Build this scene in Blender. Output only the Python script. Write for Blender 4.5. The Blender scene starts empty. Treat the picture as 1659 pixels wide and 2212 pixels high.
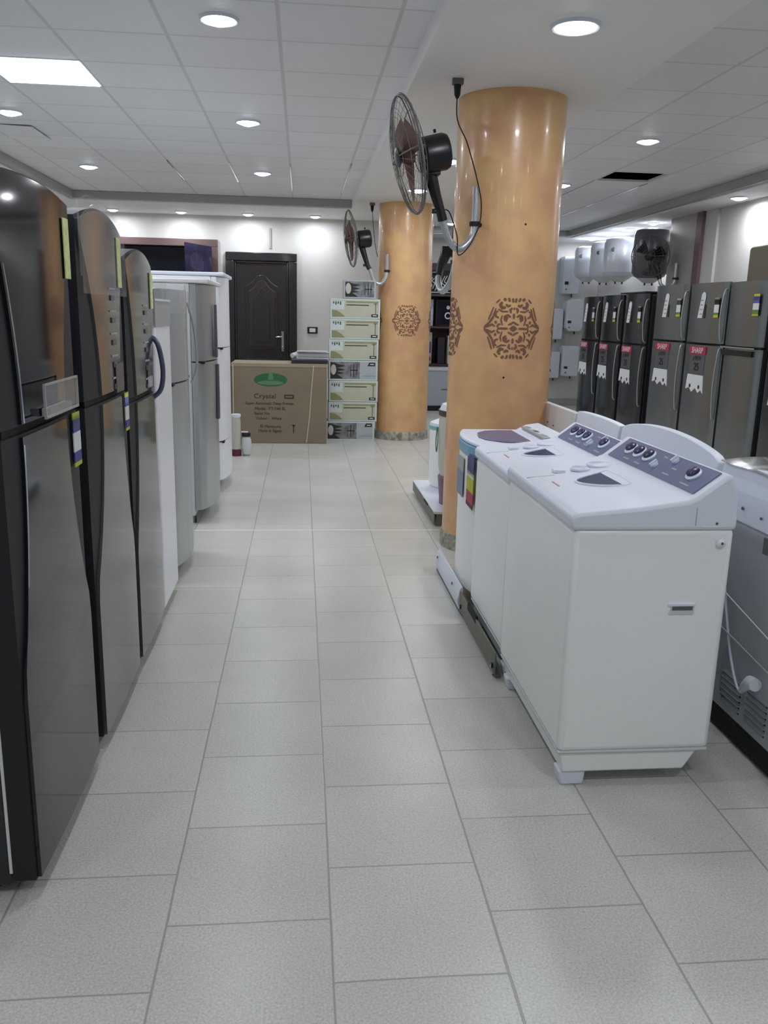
import bpy, bmesh, math, random
from mathutils import Vector, Matrix
C = bpy.context.scene.collection
PI = math.pi
random.seed(7)

# ------------------------------------------------------------------ camera
PITCH, YAW, ROLL = 0.230778, 0.100085, 0.0230576
FPX, CAMH = 1812.79, 1.4574
sy, cy, sp, cp = math.sin(YAW), math.cos(YAW), math.sin(PITCH), math.cos(PITCH)
fw = Vector((sy*cp, cy*cp, -sp)); rt = Vector((cy, -sy, 0)); up = rt.cross(fw)
r_ = rt*math.cos(ROLL)+up*math.sin(ROLL); u_ = -rt*math.sin(ROLL)+up*math.cos(ROLL)
cam = bpy.data.cameras.new('camera'); co = bpy.data.objects.new('camera', cam); C.objects.link(co)
M = Matrix((r_, u_, -fw)).transposed().to_4x4(); M.translation = Vector((0, 0, CAMH))
co.matrix_world = M
cam.sensor_fit = 'VERTICAL'; cam.sensor_height = 36.0; cam.lens = FPX/2212*36.0
cam.clip_start = 0.02; cam.clip_end = 100
bpy.context.scene.camera = co
# ------------------------------------------------------------------ world, exposure
w = bpy.data.worlds.new('world'); bpy.context.scene.world = w; w.use_nodes = True
w.node_tree.nodes['Background'].inputs[0].default_value = (.6, .65, .75, 1)
w.node_tree.nodes['Background'].inputs[1].default_value = .3
vs = bpy.context.scene.view_settings
vs.view_transform = 'Standard'; vs.look = 'None'; vs.gamma = 1; vs.exposure = 0.0; vs.use_curve_mapping = False
bpy.context.scene.cycles.use_denoising = True
bpy.context.scene.cycles.max_bounces = 9; bpy.context.scene.cycles.diffuse_bounces = 6
bpy.context.scene.cycles.sample_clamp_indirect = 6
LAMP_W = 6.2        # radiant power of one ceiling downlight
LAMP_COL = (.93, .97, 1.04)

# ------------------------------------------------------------------ materials
def lin(c):
    return tuple(((v/255)/12.92 if v <= 10 else (((v/255)+.055)/1.055)**2.4) for v in c)+(1,)
def mat(name, col, rough=.5, metal=0., noise=0., nscale=8., bump=0., bscale=60., coat=0., spec=.5, alpha=1., trans=0., emit=0., ecol=None, col2=None):
    m = bpy.data.materials.new(name); m.use_nodes = True
    nt = m.node_tree; b = nt.nodes['Principled BSDF']
    c = lin(col); b.inputs['Base Color'].default_value = c
    b.inputs['Roughness'].default_value = rough; b.inputs['Metallic'].default_value = metal
    b.inputs['Coat Weight'].default_value = coat; b.inputs['Coat Roughness'].default_value = .06
    b.inputs['Specular IOR Level'].default_value = spec
    b.inputs['Alpha'].default_value = alpha; b.inputs['Transmission Weight'].default_value = trans
    if emit:
        b.inputs['Emission Color'].default_value = lin(ecol or col); b.inputs['Emission Strength'].default_value = emit
    if noise or col2:
        tc = nt.nodes.new('ShaderNodeTexCoord'); n = nt.nodes.new('ShaderNodeTexNoise')
        n.inputs['Scale'].default_value = nscale; n.inputs['Detail'].default_value = 5
        nt.links.new(tc.outputs['Object'], n.inputs['Vector'])
        mx = nt.nodes.new('ShaderNodeMix'); mx.data_type = 'RGBA'
        d = lin(col2) if col2 else tuple(v*(1-noise) for v in c[:3])+(1,)
        mx.inputs[6].default_value = c; mx.inputs[7].default_value = d
        rp = nt.nodes.new('ShaderNodeValToRGB'); rp.color_ramp.elements[0].position = .35; rp.color_ramp.elements[1].position = .65
        nt.links.new(n.outputs['Fac'], rp.inputs[0]); nt.links.new(rp.outputs[0], mx.inputs[0])
        nt.links.new(mx.outputs[2], b.inputs['Base Color'])
    if bump:
        tc = nt.nodes.new('ShaderNodeTexCoord'); n = nt.nodes.new('ShaderNodeTexNoise')
        n.inputs['Scale'].default_value = bscale
        bp = nt.nodes.new('ShaderNodeBump'); bp.inputs['Strength'].default_value = bump; bp.inputs['Distance'].default_value = .01
        nt.links.new(tc.outputs['Object'], n.inputs['Vector'])
        nt.links.new(n.outputs['Fac'], bp.inputs['Height']); nt.links.new(bp.outputs[0], b.inputs['Normal'])
    return m

def mth(nt, op, a, b=None, c=None):
    n = nt.nodes.new('ShaderNodeMath'); n.operation = op
    for i, v in enumerate((a, b, c)):
        if v is None: continue
        if isinstance(v, (int, float)): n.inputs[i].default_value = v
        else: nt.links.new(v, n.inputs[i])
    return n.outputs[0]

def floor_material():
    m = bpy.data.materials.new('terrazzo_tiles'); m.use_nodes = True; nt = m.node_tree; b = nt.nodes['Principled BSDF']
    g = nt.nodes.new('ShaderNodeNewGeometry'); s = nt.nodes.new('ShaderNodeSeparateXYZ'); nt.links.new(g.outputs['Position'], s.inputs[0])
    nz = nt.nodes.new('ShaderNodeTexNoise'); nz.inputs['Scale'].default_value = 5; nt.links.new(g.outputs['Position'], nz.inputs['Vector'])
    wob = mth(nt, 'MULTIPLY', mth(nt, 'SUBTRACT', nz.outputs['Fac'], .5), .012)
    u = mth(nt, 'ADD', mth(nt, 'DIVIDE', mth(nt, 'SUBTRACT', s.outputs[0], .071), .4), wob)
    col = mth(nt, 'FLOOR', u); fu = mth(nt, 'FRACT', u)
    par = mth(nt, 'ABSOLUTE', mth(nt, 'MODULO', col, 2.))
    v = mth(nt, 'SUBTRACT', mth(nt, 'DIVIDE', s.outputs[1], .4), mth(nt, 'ADD', mth(nt, 'MULTIPLY', par, .51), -.03))
    v = mth(nt, 'ADD', v, wob)
    row = mth(nt, 'FLOOR', v); fv = mth(nt, 'FRACT', v)
    du = mth(nt, 'MINIMUM', fu, mth(nt, 'SUBTRACT', 1., fu)); dv = mth(nt, 'MINIMUM', fv, mth(nt, 'SUBTRACT', 1., fv))
    d = mth(nt, 'MINIMUM', mth(nt, 'MULTIPLY', du, .8), dv)
    mask = mth(nt, 'SMOOTHSTEP', d) if False else None
    mr = nt.nodes.new('ShaderNodeMapRange'); mr.inputs['From Min'].default_value = .003; mr.inputs['From Max'].default_value = .0085
    mr.inputs['To Min'].default_value = 1; mr.inputs['To Max'].default_value = 0
    nt.links.new(d, mr.inputs['Value'])
    cb = nt.nodes.new('ShaderNodeCombineXYZ'); nt.links.new(col, cb.inputs[0]); nt.links.new(row, cb.inputs[1])
    wn = nt.nodes.new('ShaderNodeTexWhiteNoise'); nt.links.new(cb.outputs[0], wn.inputs['Vector'])
    sp_ = nt.nodes.new('ShaderNodeTexNoise'); sp_.inputs['Scale'].default_value = 170; sp_.inputs['Detail'].default_value = 3
    nt.links.new(g.outputs['Position'], sp_.inputs['Vector'])
    cl = nt.nodes.new('ShaderNodeTexNoise'); cl.inputs['Scale'].default_value = 2.2; cl.inputs['Detail'].default_value = 4
    nt.links.new(g.outputs['Position'], cl.inputs['Vector'])
    br = mth(nt, 'ADD', .86, mth(nt, 'MULTIPLY', wn.outputs['Value'], .07))
    br = mth(nt, 'ADD', br, mth(nt, 'MULTIPLY', mth(nt, 'SUBTRACT', sp_.outputs['Fac'], .5), .75))
    br = mth(nt, 'ADD', br, mth(nt, 'MULTIPLY', mth(nt, 'SUBTRACT', cl.outputs['Fac'], .5), .22))
    vo = nt.nodes.new('ShaderNodeTexVoronoi'); vo.inputs['Scale'].default_value = 45; nt.links.new(g.outputs['Position'], vo.inputs['Vector'])
    chip = nt.nodes.new('ShaderNodeMapRange'); chip.inputs['From Min'].default_value = .09; chip.inputs['From Max'].default_value = .14
    chip.inputs['To Min'].default_value = .82; chip.inputs['To Max'].default_value = 1
    nt.links.new(vo.outputs['Distance'], chip.inputs['Value'])
    br = mth(nt, 'MULTIPLY', br, chip.outputs[0])
    mx = nt.nodes.new('ShaderNodeMix'); mx.data_type = 'RGBA'; mx.blend_type = 'MULTIPLY'; mx.inputs[0].default_value = 1
    mx.inputs[6].default_value = lin((211, 211, 204)); cc = nt.nodes.new('ShaderNodeCombineColor')
    for i in range(3): nt.links.new(br, cc.inputs[i])
    nt.links.new(cc.outputs[0], mx.inputs[7])
    m2 = nt.nodes.new('ShaderNodeMix'); m2.data_type = 'RGBA'; m2.inputs[7].default_value = lin((160, 159, 152))
    nt.links.new(mr.outputs[0], m2.inputs[0]); nt.links.new(mx.outputs[2], m2.inputs[6]); nt.links.new(m2.outputs[2], b.inputs['Base Color'])
    b.inputs['Roughness'].default_value = .3; b.inputs['Specular IOR Level'].default_value = .45
    bp = nt.nodes.new('ShaderNodeBump'); bp.inputs['Strength'].default_value = .25; bp.inputs['Distance'].default_value = .002
    nt.links.new(mth(nt, 'MULTIPLY', mr.outputs[0], -1.), bp.inputs['Height']); nt.links.new(bp.outputs[0], b.inputs['Normal'])
    return m

def ceiling_material(x0, y0, sx, sy_):
    m = bpy.data.materials.new('ceiling_tiles'); m.use_nodes = True; nt = m.node_tree; b = nt.nodes['Principled BSDF']
    g = nt.nodes.new('ShaderNodeNewGeometry'); s = nt.nodes.new('ShaderNodeSeparateXYZ'); nt.links.new(g.outputs['Position'], s.inputs[0])
    fu = mth(nt, 'FRACT', mth(nt, 'DIVIDE', mth(nt, 'SUBTRACT', s.outputs[0], x0), sx))
    fv = mth(nt, 'FRACT', mth(nt, 'DIVIDE', mth(nt, 'SUBTRACT', s.outputs[1], y0), sy_))
    du = mth(nt, 'MINIMUM', fu, mth(nt, 'SUBTRACT', 1., fu)); dv = mth(nt, 'MINIMUM', fv, mth(nt, 'SUBTRACT', 1., fv))
    d = mth(nt, 'MINIMUM', du, mth(nt, 'MULTIPLY', dv, 1.25))
    mr = nt.nodes.new('ShaderNodeMapRange'); mr.inputs['From Min'].default_value = .014; mr.inputs['From Max'].default_value = .022
    mr.inputs['To Min'].default_value = 1; mr.inputs['To Max'].default_value = 0; nt.links.new(d, mr.inputs['Value'])
    # embossed dot texture of the panels
    wv = mth(nt, 'MULTIPLY', mth(nt, 'SINE', mth(nt, 'MULTIPLY', s.outputs[0], 210.)), mth(nt, 'SINE', mth(nt, 'MULTIPLY', s.outputs[1], 210.)))
    cl = nt.nodes.new('ShaderNodeTexWhiteNoise'); cb = nt.nodes.new('ShaderNodeCombineXYZ')
    nt.links.new(mth(nt, 'FLOOR', mth(nt, 'DIVIDE', mth(nt, 'SUBTRACT', s.outputs[0], x0), sx)), cb.inputs[0])
    nt.links.new(mth(nt, 'FLOOR', mth(nt, 'DIVIDE', mth(nt, 'SUBTRACT', s.outputs[1], y0), sy_)), cb.inputs[1])
    nt.links.new(cb.outputs[0], cl.inputs['Vector'])
    br = mth(nt, 'ADD', .94, mth(nt, 'MULTIPLY', cl.outputs['Value'], .06))
    br = mth(nt, 'SUBTRACT', br, mth(nt, 'MULTIPLY', mr.outputs[0], .2))
    br = mth(nt, 'ADD', br, mth(nt, 'MULTIPLY', wv, .03))
    mx = nt.nodes.new('ShaderNodeMix'); mx.data_type = 'RGBA'; mx.blend_type = 'MULTIPLY'; mx.inputs[0].default_value = 1
    mx.inputs[6].default_value = lin((240, 241, 245)); cc = nt.nodes.new('ShaderNodeCombineColor')
    for i in range(3): nt.links.new(br, cc.inputs[i])
    nt.links.new(cc.outputs[0], mx.inputs[7]); nt.links.new(mx.outputs[2], b.inputs['Base Color'])
    b.inputs['Roughness'].default_value = .5
    bp = nt.nodes.new('ShaderNodeBump'); bp.inputs['Strength'].default_value = .3; bp.inputs['Distance'].default_value = .003
    nt.links.new(mth(nt, 'SUBTRACT', mth(nt, 'MULTIPLY', wv, .4), mr.outputs[0]), bp.inputs['Height']); nt.links.new(bp.outputs[0], b.inputs['Normal'])
    return m

K = {
 'wall': mat('wall_paint', (206, 205, 202), .6, noise=.03, nscale=3),
 'soffit': mat('soffit_paint', (243, 243, 243), .55),
 'mould': mat('moulding_paint', (165, 164, 163), .5),
 'white': mat('white_plastic', (224, 230, 242), .4),
 'whitebody': mat('white_enamel', (246, 248, 248), .3, noise=.02, nscale=2),
 'whitedoor': mat('white_door_enamel', (242, 244, 248), .3),
 'greywhite': mat('grey_white_enamel', (208, 210, 212), .4),
 'cream': mat('cream_paint', (196, 194, 182), .4),
 'vcm1': mat('dark_glossy_steel', (26, 27, 32), .07, .0, spec=.45),
 'vcm2': mat('grey_glossy_steel', (96, 96, 99), .1, .4, spec=.8),
 'darkframe': mat('charcoal_plastic', (38, 39, 44), .5, spec=.3),
 'darkside': mat('charcoal_steel', (52, 54, 60), .35, .3),
 'black': mat('black_plastic', (20, 20, 24), .35),
 'blackmat': mat('black_matte', (14, 14, 17), .7),
 'chrome': mat('chrome', (205, 205, 210), .12, 1.),
 'silver': mat('silver_steel', (182, 185, 187), .28, .5, noise=.06, nscale=3),
 'silverplain': mat('silver_paint', (178, 182, 184), .32, .3),
 'inox': mat('brushed_inox', (134, 138, 140), .26, .8, noise=.05, nscale=2),
 'inoxdark': mat('dark_inox', (86, 87, 92), .16, .8, noise=.1, nscale=3),
 'zinc': mat('galvanised_steel', (192, 195, 200), .4, .2, noise=.14, nscale=5, bump=.2, bscale=9),
 'stand': mat('stand_steel', (126, 126, 116), .5, .3, noise=.1, nscale=14),
 'navy': mat('navy_plastic', (46, 48, 92), .3),
 'panelblue': mat('blue_grey_panel', (112, 122, 156), .35, noise=.04, nscale=4),
 'smoke': mat('smoked_plastic', (52, 60, 92), .5, spec=.15),
 'violet': mat('violet_plastic', (112, 106, 136), .35),
 'teal': mat('teal_plastic', (118, 168, 196), .3),
 'green': mat('green_plastic', (120, 190, 180), .3),
 'brown': mat('brown_plastic', (70, 50, 48), .35),
 'purple': mat('mauve_plastic', (120, 92, 110), .4),
 'handle': mat('slate_handle', (84, 86, 112), .3, .2),
 'card': mat('brown_cardboard', (138, 124, 104), .75, noise=.08, nscale=4),
 'cardtop': mat('cardboard_lid', (160, 148, 126), .75, noise=.06, nscale=7),
 'ink': mat('brown_ink', (72, 58, 48), .8),
 'inkgreen': mat('green_ink', (50, 104, 66), .8),
 'inkpale': mat('pale_green_ink', (96, 134, 100), .8),
 'strap': mat('cream_strap', (212, 202, 180), .5),
 'doorwood': mat('dark_wood', (34, 28, 31), .35, noise=.25, nscale=9, coat=.2),
 'doorpanel': mat('dark_wood_panel', (50, 38, 38), .35, noise=.2, nscale=9),
 'framewood': mat('brown_frame', (104, 84, 82), .5),
 'glass_dark': mat('dark_glass', (16, 18, 26), .08),
 'purplebag': mat('dark_purple_sheet', (52, 46, 78), .25, noise=.5, nscale=9, bump=.8, bscale=10),
 'pillar': mat('polished_orange_plaster', (226, 184, 128), .3, noise=.0, nscale=5.5, col2=(212, 162, 122), coat=.15, bump=.04, bscale=40),
 'carve': mat('carved_brown', (126, 88, 70), .6),
 'halo': mat('carved_ground', (182, 130, 104), .4),
 'plinth': mat('mosaic_plinth', (186, 182, 166), .4, col2=(120, 116, 104), nscale=26),
 'yellow': mat('yellow_label', (232, 238, 168), .6, col2=(206, 212, 140), nscale=60),
 'lblue': mat('blue_label', (58, 64, 140), .5),
 'lwhite': mat('white_label', (222, 224, 226), .5),
 'lgrey': mat('grey_label', (168, 168, 168), .5),
 'lgreen': mat('green_label', (90, 130, 60), .5),
 'lred': mat('red_label', (176, 40, 70), .5),
 'lpink': mat('pink_label', (196, 120, 140), .5),
 'lyel': mat('yellow_band', (190, 190, 40), .5),
 'photo1': mat('printed_dark_photo', (40, 38, 42), .5),
 'olive': mat('olive_print', (146, 146, 108), .5, noise=.1, nscale=9),
 'cartonwhite': mat('carton_white', (206, 216, 212), .5),
 'cartonyellow': mat('carton_straw', (192, 192, 170), .5, noise=.05, nscale=12),
 'cartongrey': mat('carton_grey', (176, 182, 184), .5, noise=.05, nscale=12),
 'wire': mat('fan_wire', (112, 110, 108), .4, .4),
 'cartonphoto': mat('carton_photo', (150, 152, 152), .5, col2=(96, 96, 100), nscale=14),
 'rust': mat('rusty_brown', (104, 76, 70), .6),
 'heater': mat('heater_enamel', (206, 212, 222), .3, coat=.2),
 'heatergrey': mat('grey_enamel', (104, 104, 110), .3, .4),
 'pilaster': mat('beige_paint', (172, 168, 162), .6),
 'stripbrown': mat('brown_strip', (112, 90, 90), .5),
 'clear': mat('clear_film', (235, 238, 242), .08, trans=0, alpha=.09, coat=.6),
 'hood': mat('grey_film', (150, 150, 148), .15, alpha=.55, coat=.4),
 'acrylic': mat('clear_acrylic', (230, 232, 235), .05, alpha=.2, coat=.8),
 'lamp': mat('lamp_lens', (255, 255, 255), .5, emit=14, ecol=(246, 248, 255)),
 'panel_lamp': mat('panel_lamp_lens', (255, 255, 255), .5, emit=7, ecol=(240, 246, 255)),
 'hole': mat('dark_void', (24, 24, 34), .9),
 'olivebox': mat('olive_cardboard', (128, 122, 104), .7, noise=.05, nscale=6),
 'screen': mat('dark_screen', (18, 20, 40), .1),
 'bluewhite': mat('pale_blue_enamel', (182, 190, 204), .35),
 'rackbrown': mat('brown_rack', (74, 58, 60), .5),
 'redbase': mat('dark_red_plastic', (92, 40, 50), .5),
 'pwhite': mat('pvc_white', (216, 214, 216), .4),
 'floor': floor_material(),
}

# ------------------------------------------------------------------ mesh builder
class MB:
    def __init__(s): s.v = []; s.f = []; s.mi = []; s.mats = []; s.sm = []
    def _m(s, m):
        if m is None: m = 'white'
        if m not in s.mats: s.mats.append(m)
        return s.mats.index(m)
    def add(s, vs, fs, m=None, smooth=False):
        o = len(s.v); s.v += [tuple(p) for p in vs]; k = s._m(m)
        for f in fs: s.f.append([i+o for i in f]); s.mi.append(k); s.sm.append(smooth)
    def box(s, x0, x1, y0, y1, z0, z1, m=None):
        vs = [(x, y, z) for x in (x0, x1) for y in (y0, y1) for z in (z0, z1)]
        s.add(vs, [(0, 1, 3, 2), (4, 6, 7, 5), (0, 4, 5, 1), (2, 3, 7, 6), (0, 2, 6, 4), (1, 5, 7, 3)], m)
    def prism(s, pts, axis, a, b, m=None, smooth=False):
        """closed 2-D outline swept along an axis; axis 'x': pts are (y,z), 'y': (x,z), 'z': (x,y)"""
        n = len(pts)
        def P(p, t): return {'x': (t, p[0], p[1]), 'y': (p[0], t, p[1]), 'z': (p[0], p[1], t)}[axis]
        vs = [P(p, a) for p in pts]+[P(p, b) for p in pts]
        s.add(vs, [(i, (i+1) % n, n+(i+1) % n, n+i) for i in range(n)], m, smooth)
        o = len(vs); s.add(vs, [tuple(range(n))[::-1], tuple(range(n, 2*n))], m)
    def tube(s, pts, r, m=None, n=8, closed=False, flat=None):
        P = [Vector(p) for p in pts]; vs = []; fs = []; k = len(P); prev = None
        for i, p in enumerate(P):
            if closed: t = P[(i+1) % k]-P[i-1]
            else: t = P[min(i+1, k-1)]-P[max(i-1, 0)]
            t.normalize()
            if prev is None:
                a = Vector((0, 0, 1)) if abs(t.z) < .9 else Vector((1, 0, 0)); nn = t.cross(a).normalized()
            else:
                nn = (prev-t*prev.dot(t))
                nn = nn.normalized() if nn.length > 1e-6 else t.cross(Vector((0, 0, 1))).normalized()
            prev = nn; bb = t.cross(nn); rr = r[i] if isinstance(r, (list, tuple)) else r
            for j in range(n):
                a = 2*PI*j/n; vs.append(p+(nn*math.cos(a)+bb*math.sin(a))*rr)
        seg = k if closed else k-1
        for i in range(seg):
            for j in range(n):
                a, b = i*n+j, i*n+(j+1) % n; c, d = ((i+1) % k)*n+(j+1) % n, ((i+1) % k)*n+j
                fs.append((a, b, c, d))
        s.add(vs, fs, m, True)
        if not closed: s.add(vs, [tuple(range(n))[::-1], tuple(range((k-1)*n, k*n))], m)
    def lathe(s, prof, c=(0, 0, 0), m=None, n=32, axis='z', sx=1., sy=1., a0=0., a1=2*PI):
        full = abs(a1-a0-2*PI) < 1e-6; cnt = n if full else n+1
        vs = []
        for (r, z) in prof:
            for j in range(cnt):
                a = a0+(a1-a0)*j/n; x, y = r*math.cos(a)*sx, r*math.sin(a)*sy
                p = {'z': (x, y, z), 'x': (z, x, y), 'y': (x, z, y)}[axis]
                vs.append((p[0]+c[0], p[1]+c[1], p[2]+c[2]))
        fs = []
        for i in range(len(prof)-1):
            for j in range(n if full else n):
                fs.append((i*cnt+j, i*cnt+(j+1) % cnt, (i+1)*cnt+(j+1) % cnt, (i+1)*cnt+j))
        s.add(vs, fs, m, True)
        if full:
            if prof[0][0] > 1e-4: s.add(vs[:cnt], [tuple(range(cnt))[::-1]], m)
            if prof[-1][0] > 1e-4: s.add(vs[-cnt:], [tuple(range(cnt))], m)
    def sheet(s, fn, nu, nv, m=None, thick=None):
        """surface patch fn(u,v)->point, optional thickness vector closes it"""
        vs = [fn(i/nu, j/nv) for j in range(nv+1) for i in range(nu+1)]
        fs = [(j*(nu+1)+i, j*(nu+1)+i+1, (j+1)*(nu+1)+i+1, (j+1)*(nu+1)+i) for j in range(nv) for i in range(nu)]
        s.add(vs, fs, m, True)
        if thick:
            t = Vector(thick); back = [tuple(Vector(p)+t) for p in vs]
            s.add(back, [f[::-1] for f in fs], m, True)
            rim = [i for i in range(nu+1)]+[j*(nu+1)+nu for j in range(1, nu and nv+1)]+[nv*(nu+1)+i for i in range(nu-1, -1, -1)]+[j*(nu+1) for j in range(nv-1, 0, -1)]
            rv = [vs[i] for i in rim]+[back[i] for i in rim]; k = len(rim)
            s.add(rv, [(i, k+i, k+(i+1) % k, (i+1) % k) for i in range(k)], m)
    def build(s, name, parent=None, bevel=0., seg=2, loc=None, tf=None):
        me = bpy.data.meshes.new(name)
        vs = [tuple(tf @ Vector(p)) for p in s.v] if tf else s.v
        me.from_pydata(vs, [], s.f); me.update()
        for k in s.mats: me.materials.append(K[k])
        for p, k, sm in zip(me.polygons, s.mi, s.sm): p.material_index = k; p.use_smooth = sm
        bm = bmesh.new(); bm.from_mesh(me); bmesh.ops.remove_doubles(bm, verts=bm.verts, dist=1e-5)
        bmesh.ops.recalc_face_normals(bm, faces=bm.faces); bm.to_mesh(me); bm.free()
        me.set_sharp_from_angle(angle=.6)
        o = bpy.data.objects.new(name, me); C.objects.link(o)
        if parent: o.parent = parent
        if loc: o.location = loc
        if bevel:
            b = o.modifiers.new('bevel', 'BEVEL'); b.width = bevel; b.segments = seg; b.limit_method = 'ANGLE'; b.angle_limit = .7
            b.harden_normals = False
        return o

def tag(o, label=None, cat=None, group=None, kind=None):
    if label: o['label'] = label
    if cat: o['category'] = cat
    if group: o['group'] = group
    if kind: o['kind'] = kind
    return o
def root(name, label, cat, loc, rz=0., group=None):
    o = bpy.data.objects.new(name, None); C.objects.link(o); o.location = loc; o.rotation_euler = (0, 0, rz)
    o.empty_display_size = .1
    return tag(o, label, cat, group)
def bx(name, parent, x0, x1, y0, y1, z0, z1, m, bevel=0., seg=2):
    b = MB(); b.box(x0, x1, y0, y1, z0, z1, m); return b.build(name, parent, bevel, seg)
def struct(name, x0, x1, y0, y1, z0, z1, m, bevel=0.):
    return tag(bx(name, None, x0, x1, y0, y1, z0, z1, m, bevel), kind='structure')
def text(name, parent, s, size, loc, rot, m, ext=.0008, align='CENTER', sx=1.):
    c = bpy.data.curves.new(name, 'FONT'); c.body = s; c.size = size; c.extrude = ext; c.align_x = align; c.align_y = 'CENTER'
    c.resolution_u = 3
    o = bpy.data.objects.new(name, c); C.objects.link(o); o.parent = parent; o.location = loc; o.rotation_euler = rot; o.scale = (sx, 1, 1)
    bpy.context.view_layer.update()
    me = bpy.data.meshes.new_from_object(o, depsgraph=bpy.context.evaluated_depsgraph_get()); me.materials.clear(); me.materials.append(K[m])
    mo = bpy.data.objects.new(name, me); C.objects.link(mo); mo.parent = parent; mo.location = loc; mo.rotation_euler = rot; mo.scale = (sx, 1, 1)
    bpy.data.objects.remove(o); bpy.data.curves.remove(c); mo.name = name
    return mo
def copy_tree(o, parent=None):
    c = o.copy(); C.objects.link(c)
    if parent: c.parent = parent
    for ch in [x for x in bpy.data.objects if x.parent == o]: copy_tree(ch, c)
    return c

# ================================================================== SHELL
ZC, ZS = 2.80, 2.70
struct('floor', -3.5, 5.2, -4.2, 14.4, -.12, 0, 'floor')
struct('wall_left', -3.5, -3.4, -4.2, 12.1, 0, 3.0, 'wall')
struct('wall_front', -3.5, 5.2, -4.3, -4.2, 0, 3.0, 'wall')
# back wall of the aisle with a cut for the high opening
WX0, WX1, WZ0, WZ1 = -2.9, -1.15, 1.3, 2.37
b = MB()
for (x0, x1, z0, z1) in ((-3.5, WX0, 0, 3.0), (WX1, 1.35, 0, 3.0), (WX0, WX1, 0, WZ0), (WX0, WX1, WZ1, 3.0)):
    b.box(x0, x1, 12.0, 12.14, z0, z1, 'wall')
tag(b.build('wall_back'), kind='structure')
struct('wall_side', 1.28, 1.35, 12.14, 14.2, 0, 3.0, 'wall')
struct('wall_back.001', 1.28, 5.2, 14.2, 14.35, 0, 3.0, 'wall')
struct('wall_right', 4.66, 4.8, -4.2, 9.75, 0, 3.0, 'wall')
struct('wall_right.001', 4.95, 5.1, 10.6, 14.2, 0, 3.0, 'wall')
# beige pilaster on the right wall with a brown strip on its near edge
pil = tag(bx('wall_pilaster', None, 4.60, 4.95, 9.93, 10.66, 0, 3.0, 'pilaster'), kind='structure')
tag(bx('trim_1', None, 4.59, 4.95, 9.79, 9.93, 0, 2.7, 'stripbrown'), kind='structure')
struct('trim_2', 4.63, 4.95, 9.5, 9.79, 0, 2.7, 'wall')
# ceilings
mL = ceiling_material(-.111, 4.73, .563, .55); K['ceilL'] = mL
mR = ceiling_material(2.32, 4.73, .563, .55); K['ceilR'] = mR
struct('ceiling', -3.5, .65, -4.2, 12.0, ZC, ZC+.1, 'ceilL')
hx0, hx1, hy0, hy1 = 2.90, 3.42, 8.09, 8.60
b = MB()
for (x0, x1, y0, y1) in ((1.7, hx0, -4.2, 14.2), (hx1, 5.2, -4.2, 14.2), (hx0, hx1, -4.2, hy0), (hx0, hx1, hy1, 14.2)):
    b.box(x0, x1, y0, y1, ZC, ZC+.02, 'ceilR')
tag(b.build('ceiling.001'), kind='structure')
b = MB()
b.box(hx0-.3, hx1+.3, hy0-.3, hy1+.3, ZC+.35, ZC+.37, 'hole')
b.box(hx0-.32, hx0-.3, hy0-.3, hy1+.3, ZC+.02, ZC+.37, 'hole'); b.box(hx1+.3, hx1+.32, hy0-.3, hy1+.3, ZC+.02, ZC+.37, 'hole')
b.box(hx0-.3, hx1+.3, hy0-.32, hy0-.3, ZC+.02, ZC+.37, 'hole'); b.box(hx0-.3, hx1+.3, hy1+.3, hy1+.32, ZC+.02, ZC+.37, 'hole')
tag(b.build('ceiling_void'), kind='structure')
# flush beam over the pillars and soffit bands
struct('ceiling_beam', .60, 1.775, -4.2, 14.2, ZS, 3.0, 'soffit')
struct('ceiling_soffit', -3.4, -2.72, -4.2, 12.0, ZS, ZC, 'soffit')
struct('ceiling_soffit.001', -2.72, .60, 10.78, 12.0, ZS, ZC, 'soffit')
struct('ceiling_soffit.002', 4.22, 4.95, -4.2, 14.2, ZS, ZC, 'soffit')
struct('ceiling_soffit.003', 1.775, 4.22, 13.5, 14.2, ZS, ZC, 'soffit')
def mould(n, x0, x1, y0, y1, out):
    b = MB(); b.box(x0, x1, y0, y1, ZS+.012, ZC, 'mould')
    return tag(b.build(n, None, .008), kind='structure')
mould('trim_3', -2.72, .60, 10.72, 10.78, 0)
mould('trim_4', -2.72, -2.67, -4.2, 10.72, 0)
mould('trim_5', 4.15, 4.22, -4.2, 13.45, 0)
mould('trim_6', 1.775, 4.15, 13.45, 13.5, 0)
struct('trim_7', -2.5, 1.0, 5.62, 5.632, .0, .0012, 'soffit')
# lifted / sagging ceiling panels on the left side
for (cx, cy_, lab, rx, ry) in ((-2.30, 7.35, 'loose ceiling panel dipping beside the left wall band', .0, .03), (-1.51, 9.4, 'loose ceiling panel with a dark joint between the two rear downlights', -.03, 0)):
    o = bx('ceiling_panel', None, -.26, .26, -.25, .25, -.008, .0, 'ceilL'); o.location = (cx, cy_, ZC-.004); o.rotation_euler = (rx, ry, 0)
    tag(o, lab, 'ceiling panel')
# bright T-bars near the rear of both ceilings
for (x, y0, y1) in ((-.674, 8.4, 9.6), (-1.237, 8.4, 9.6), (-.111, 8.4, 10.2), (.452, 8.2, 10.2)):
    struct('ceiling_bar', x-.006, x+.006, y0, y1, ZC-.005, ZC, 'chrome')
for (x, y0, y1) in ((2.883, 8.65, 10.6), (3.446, 8.65, 11.5)):
    struct('ceiling_bar', x-.006, x+.006, y0, y1, ZC-.005, ZC, 'chrome')

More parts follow.
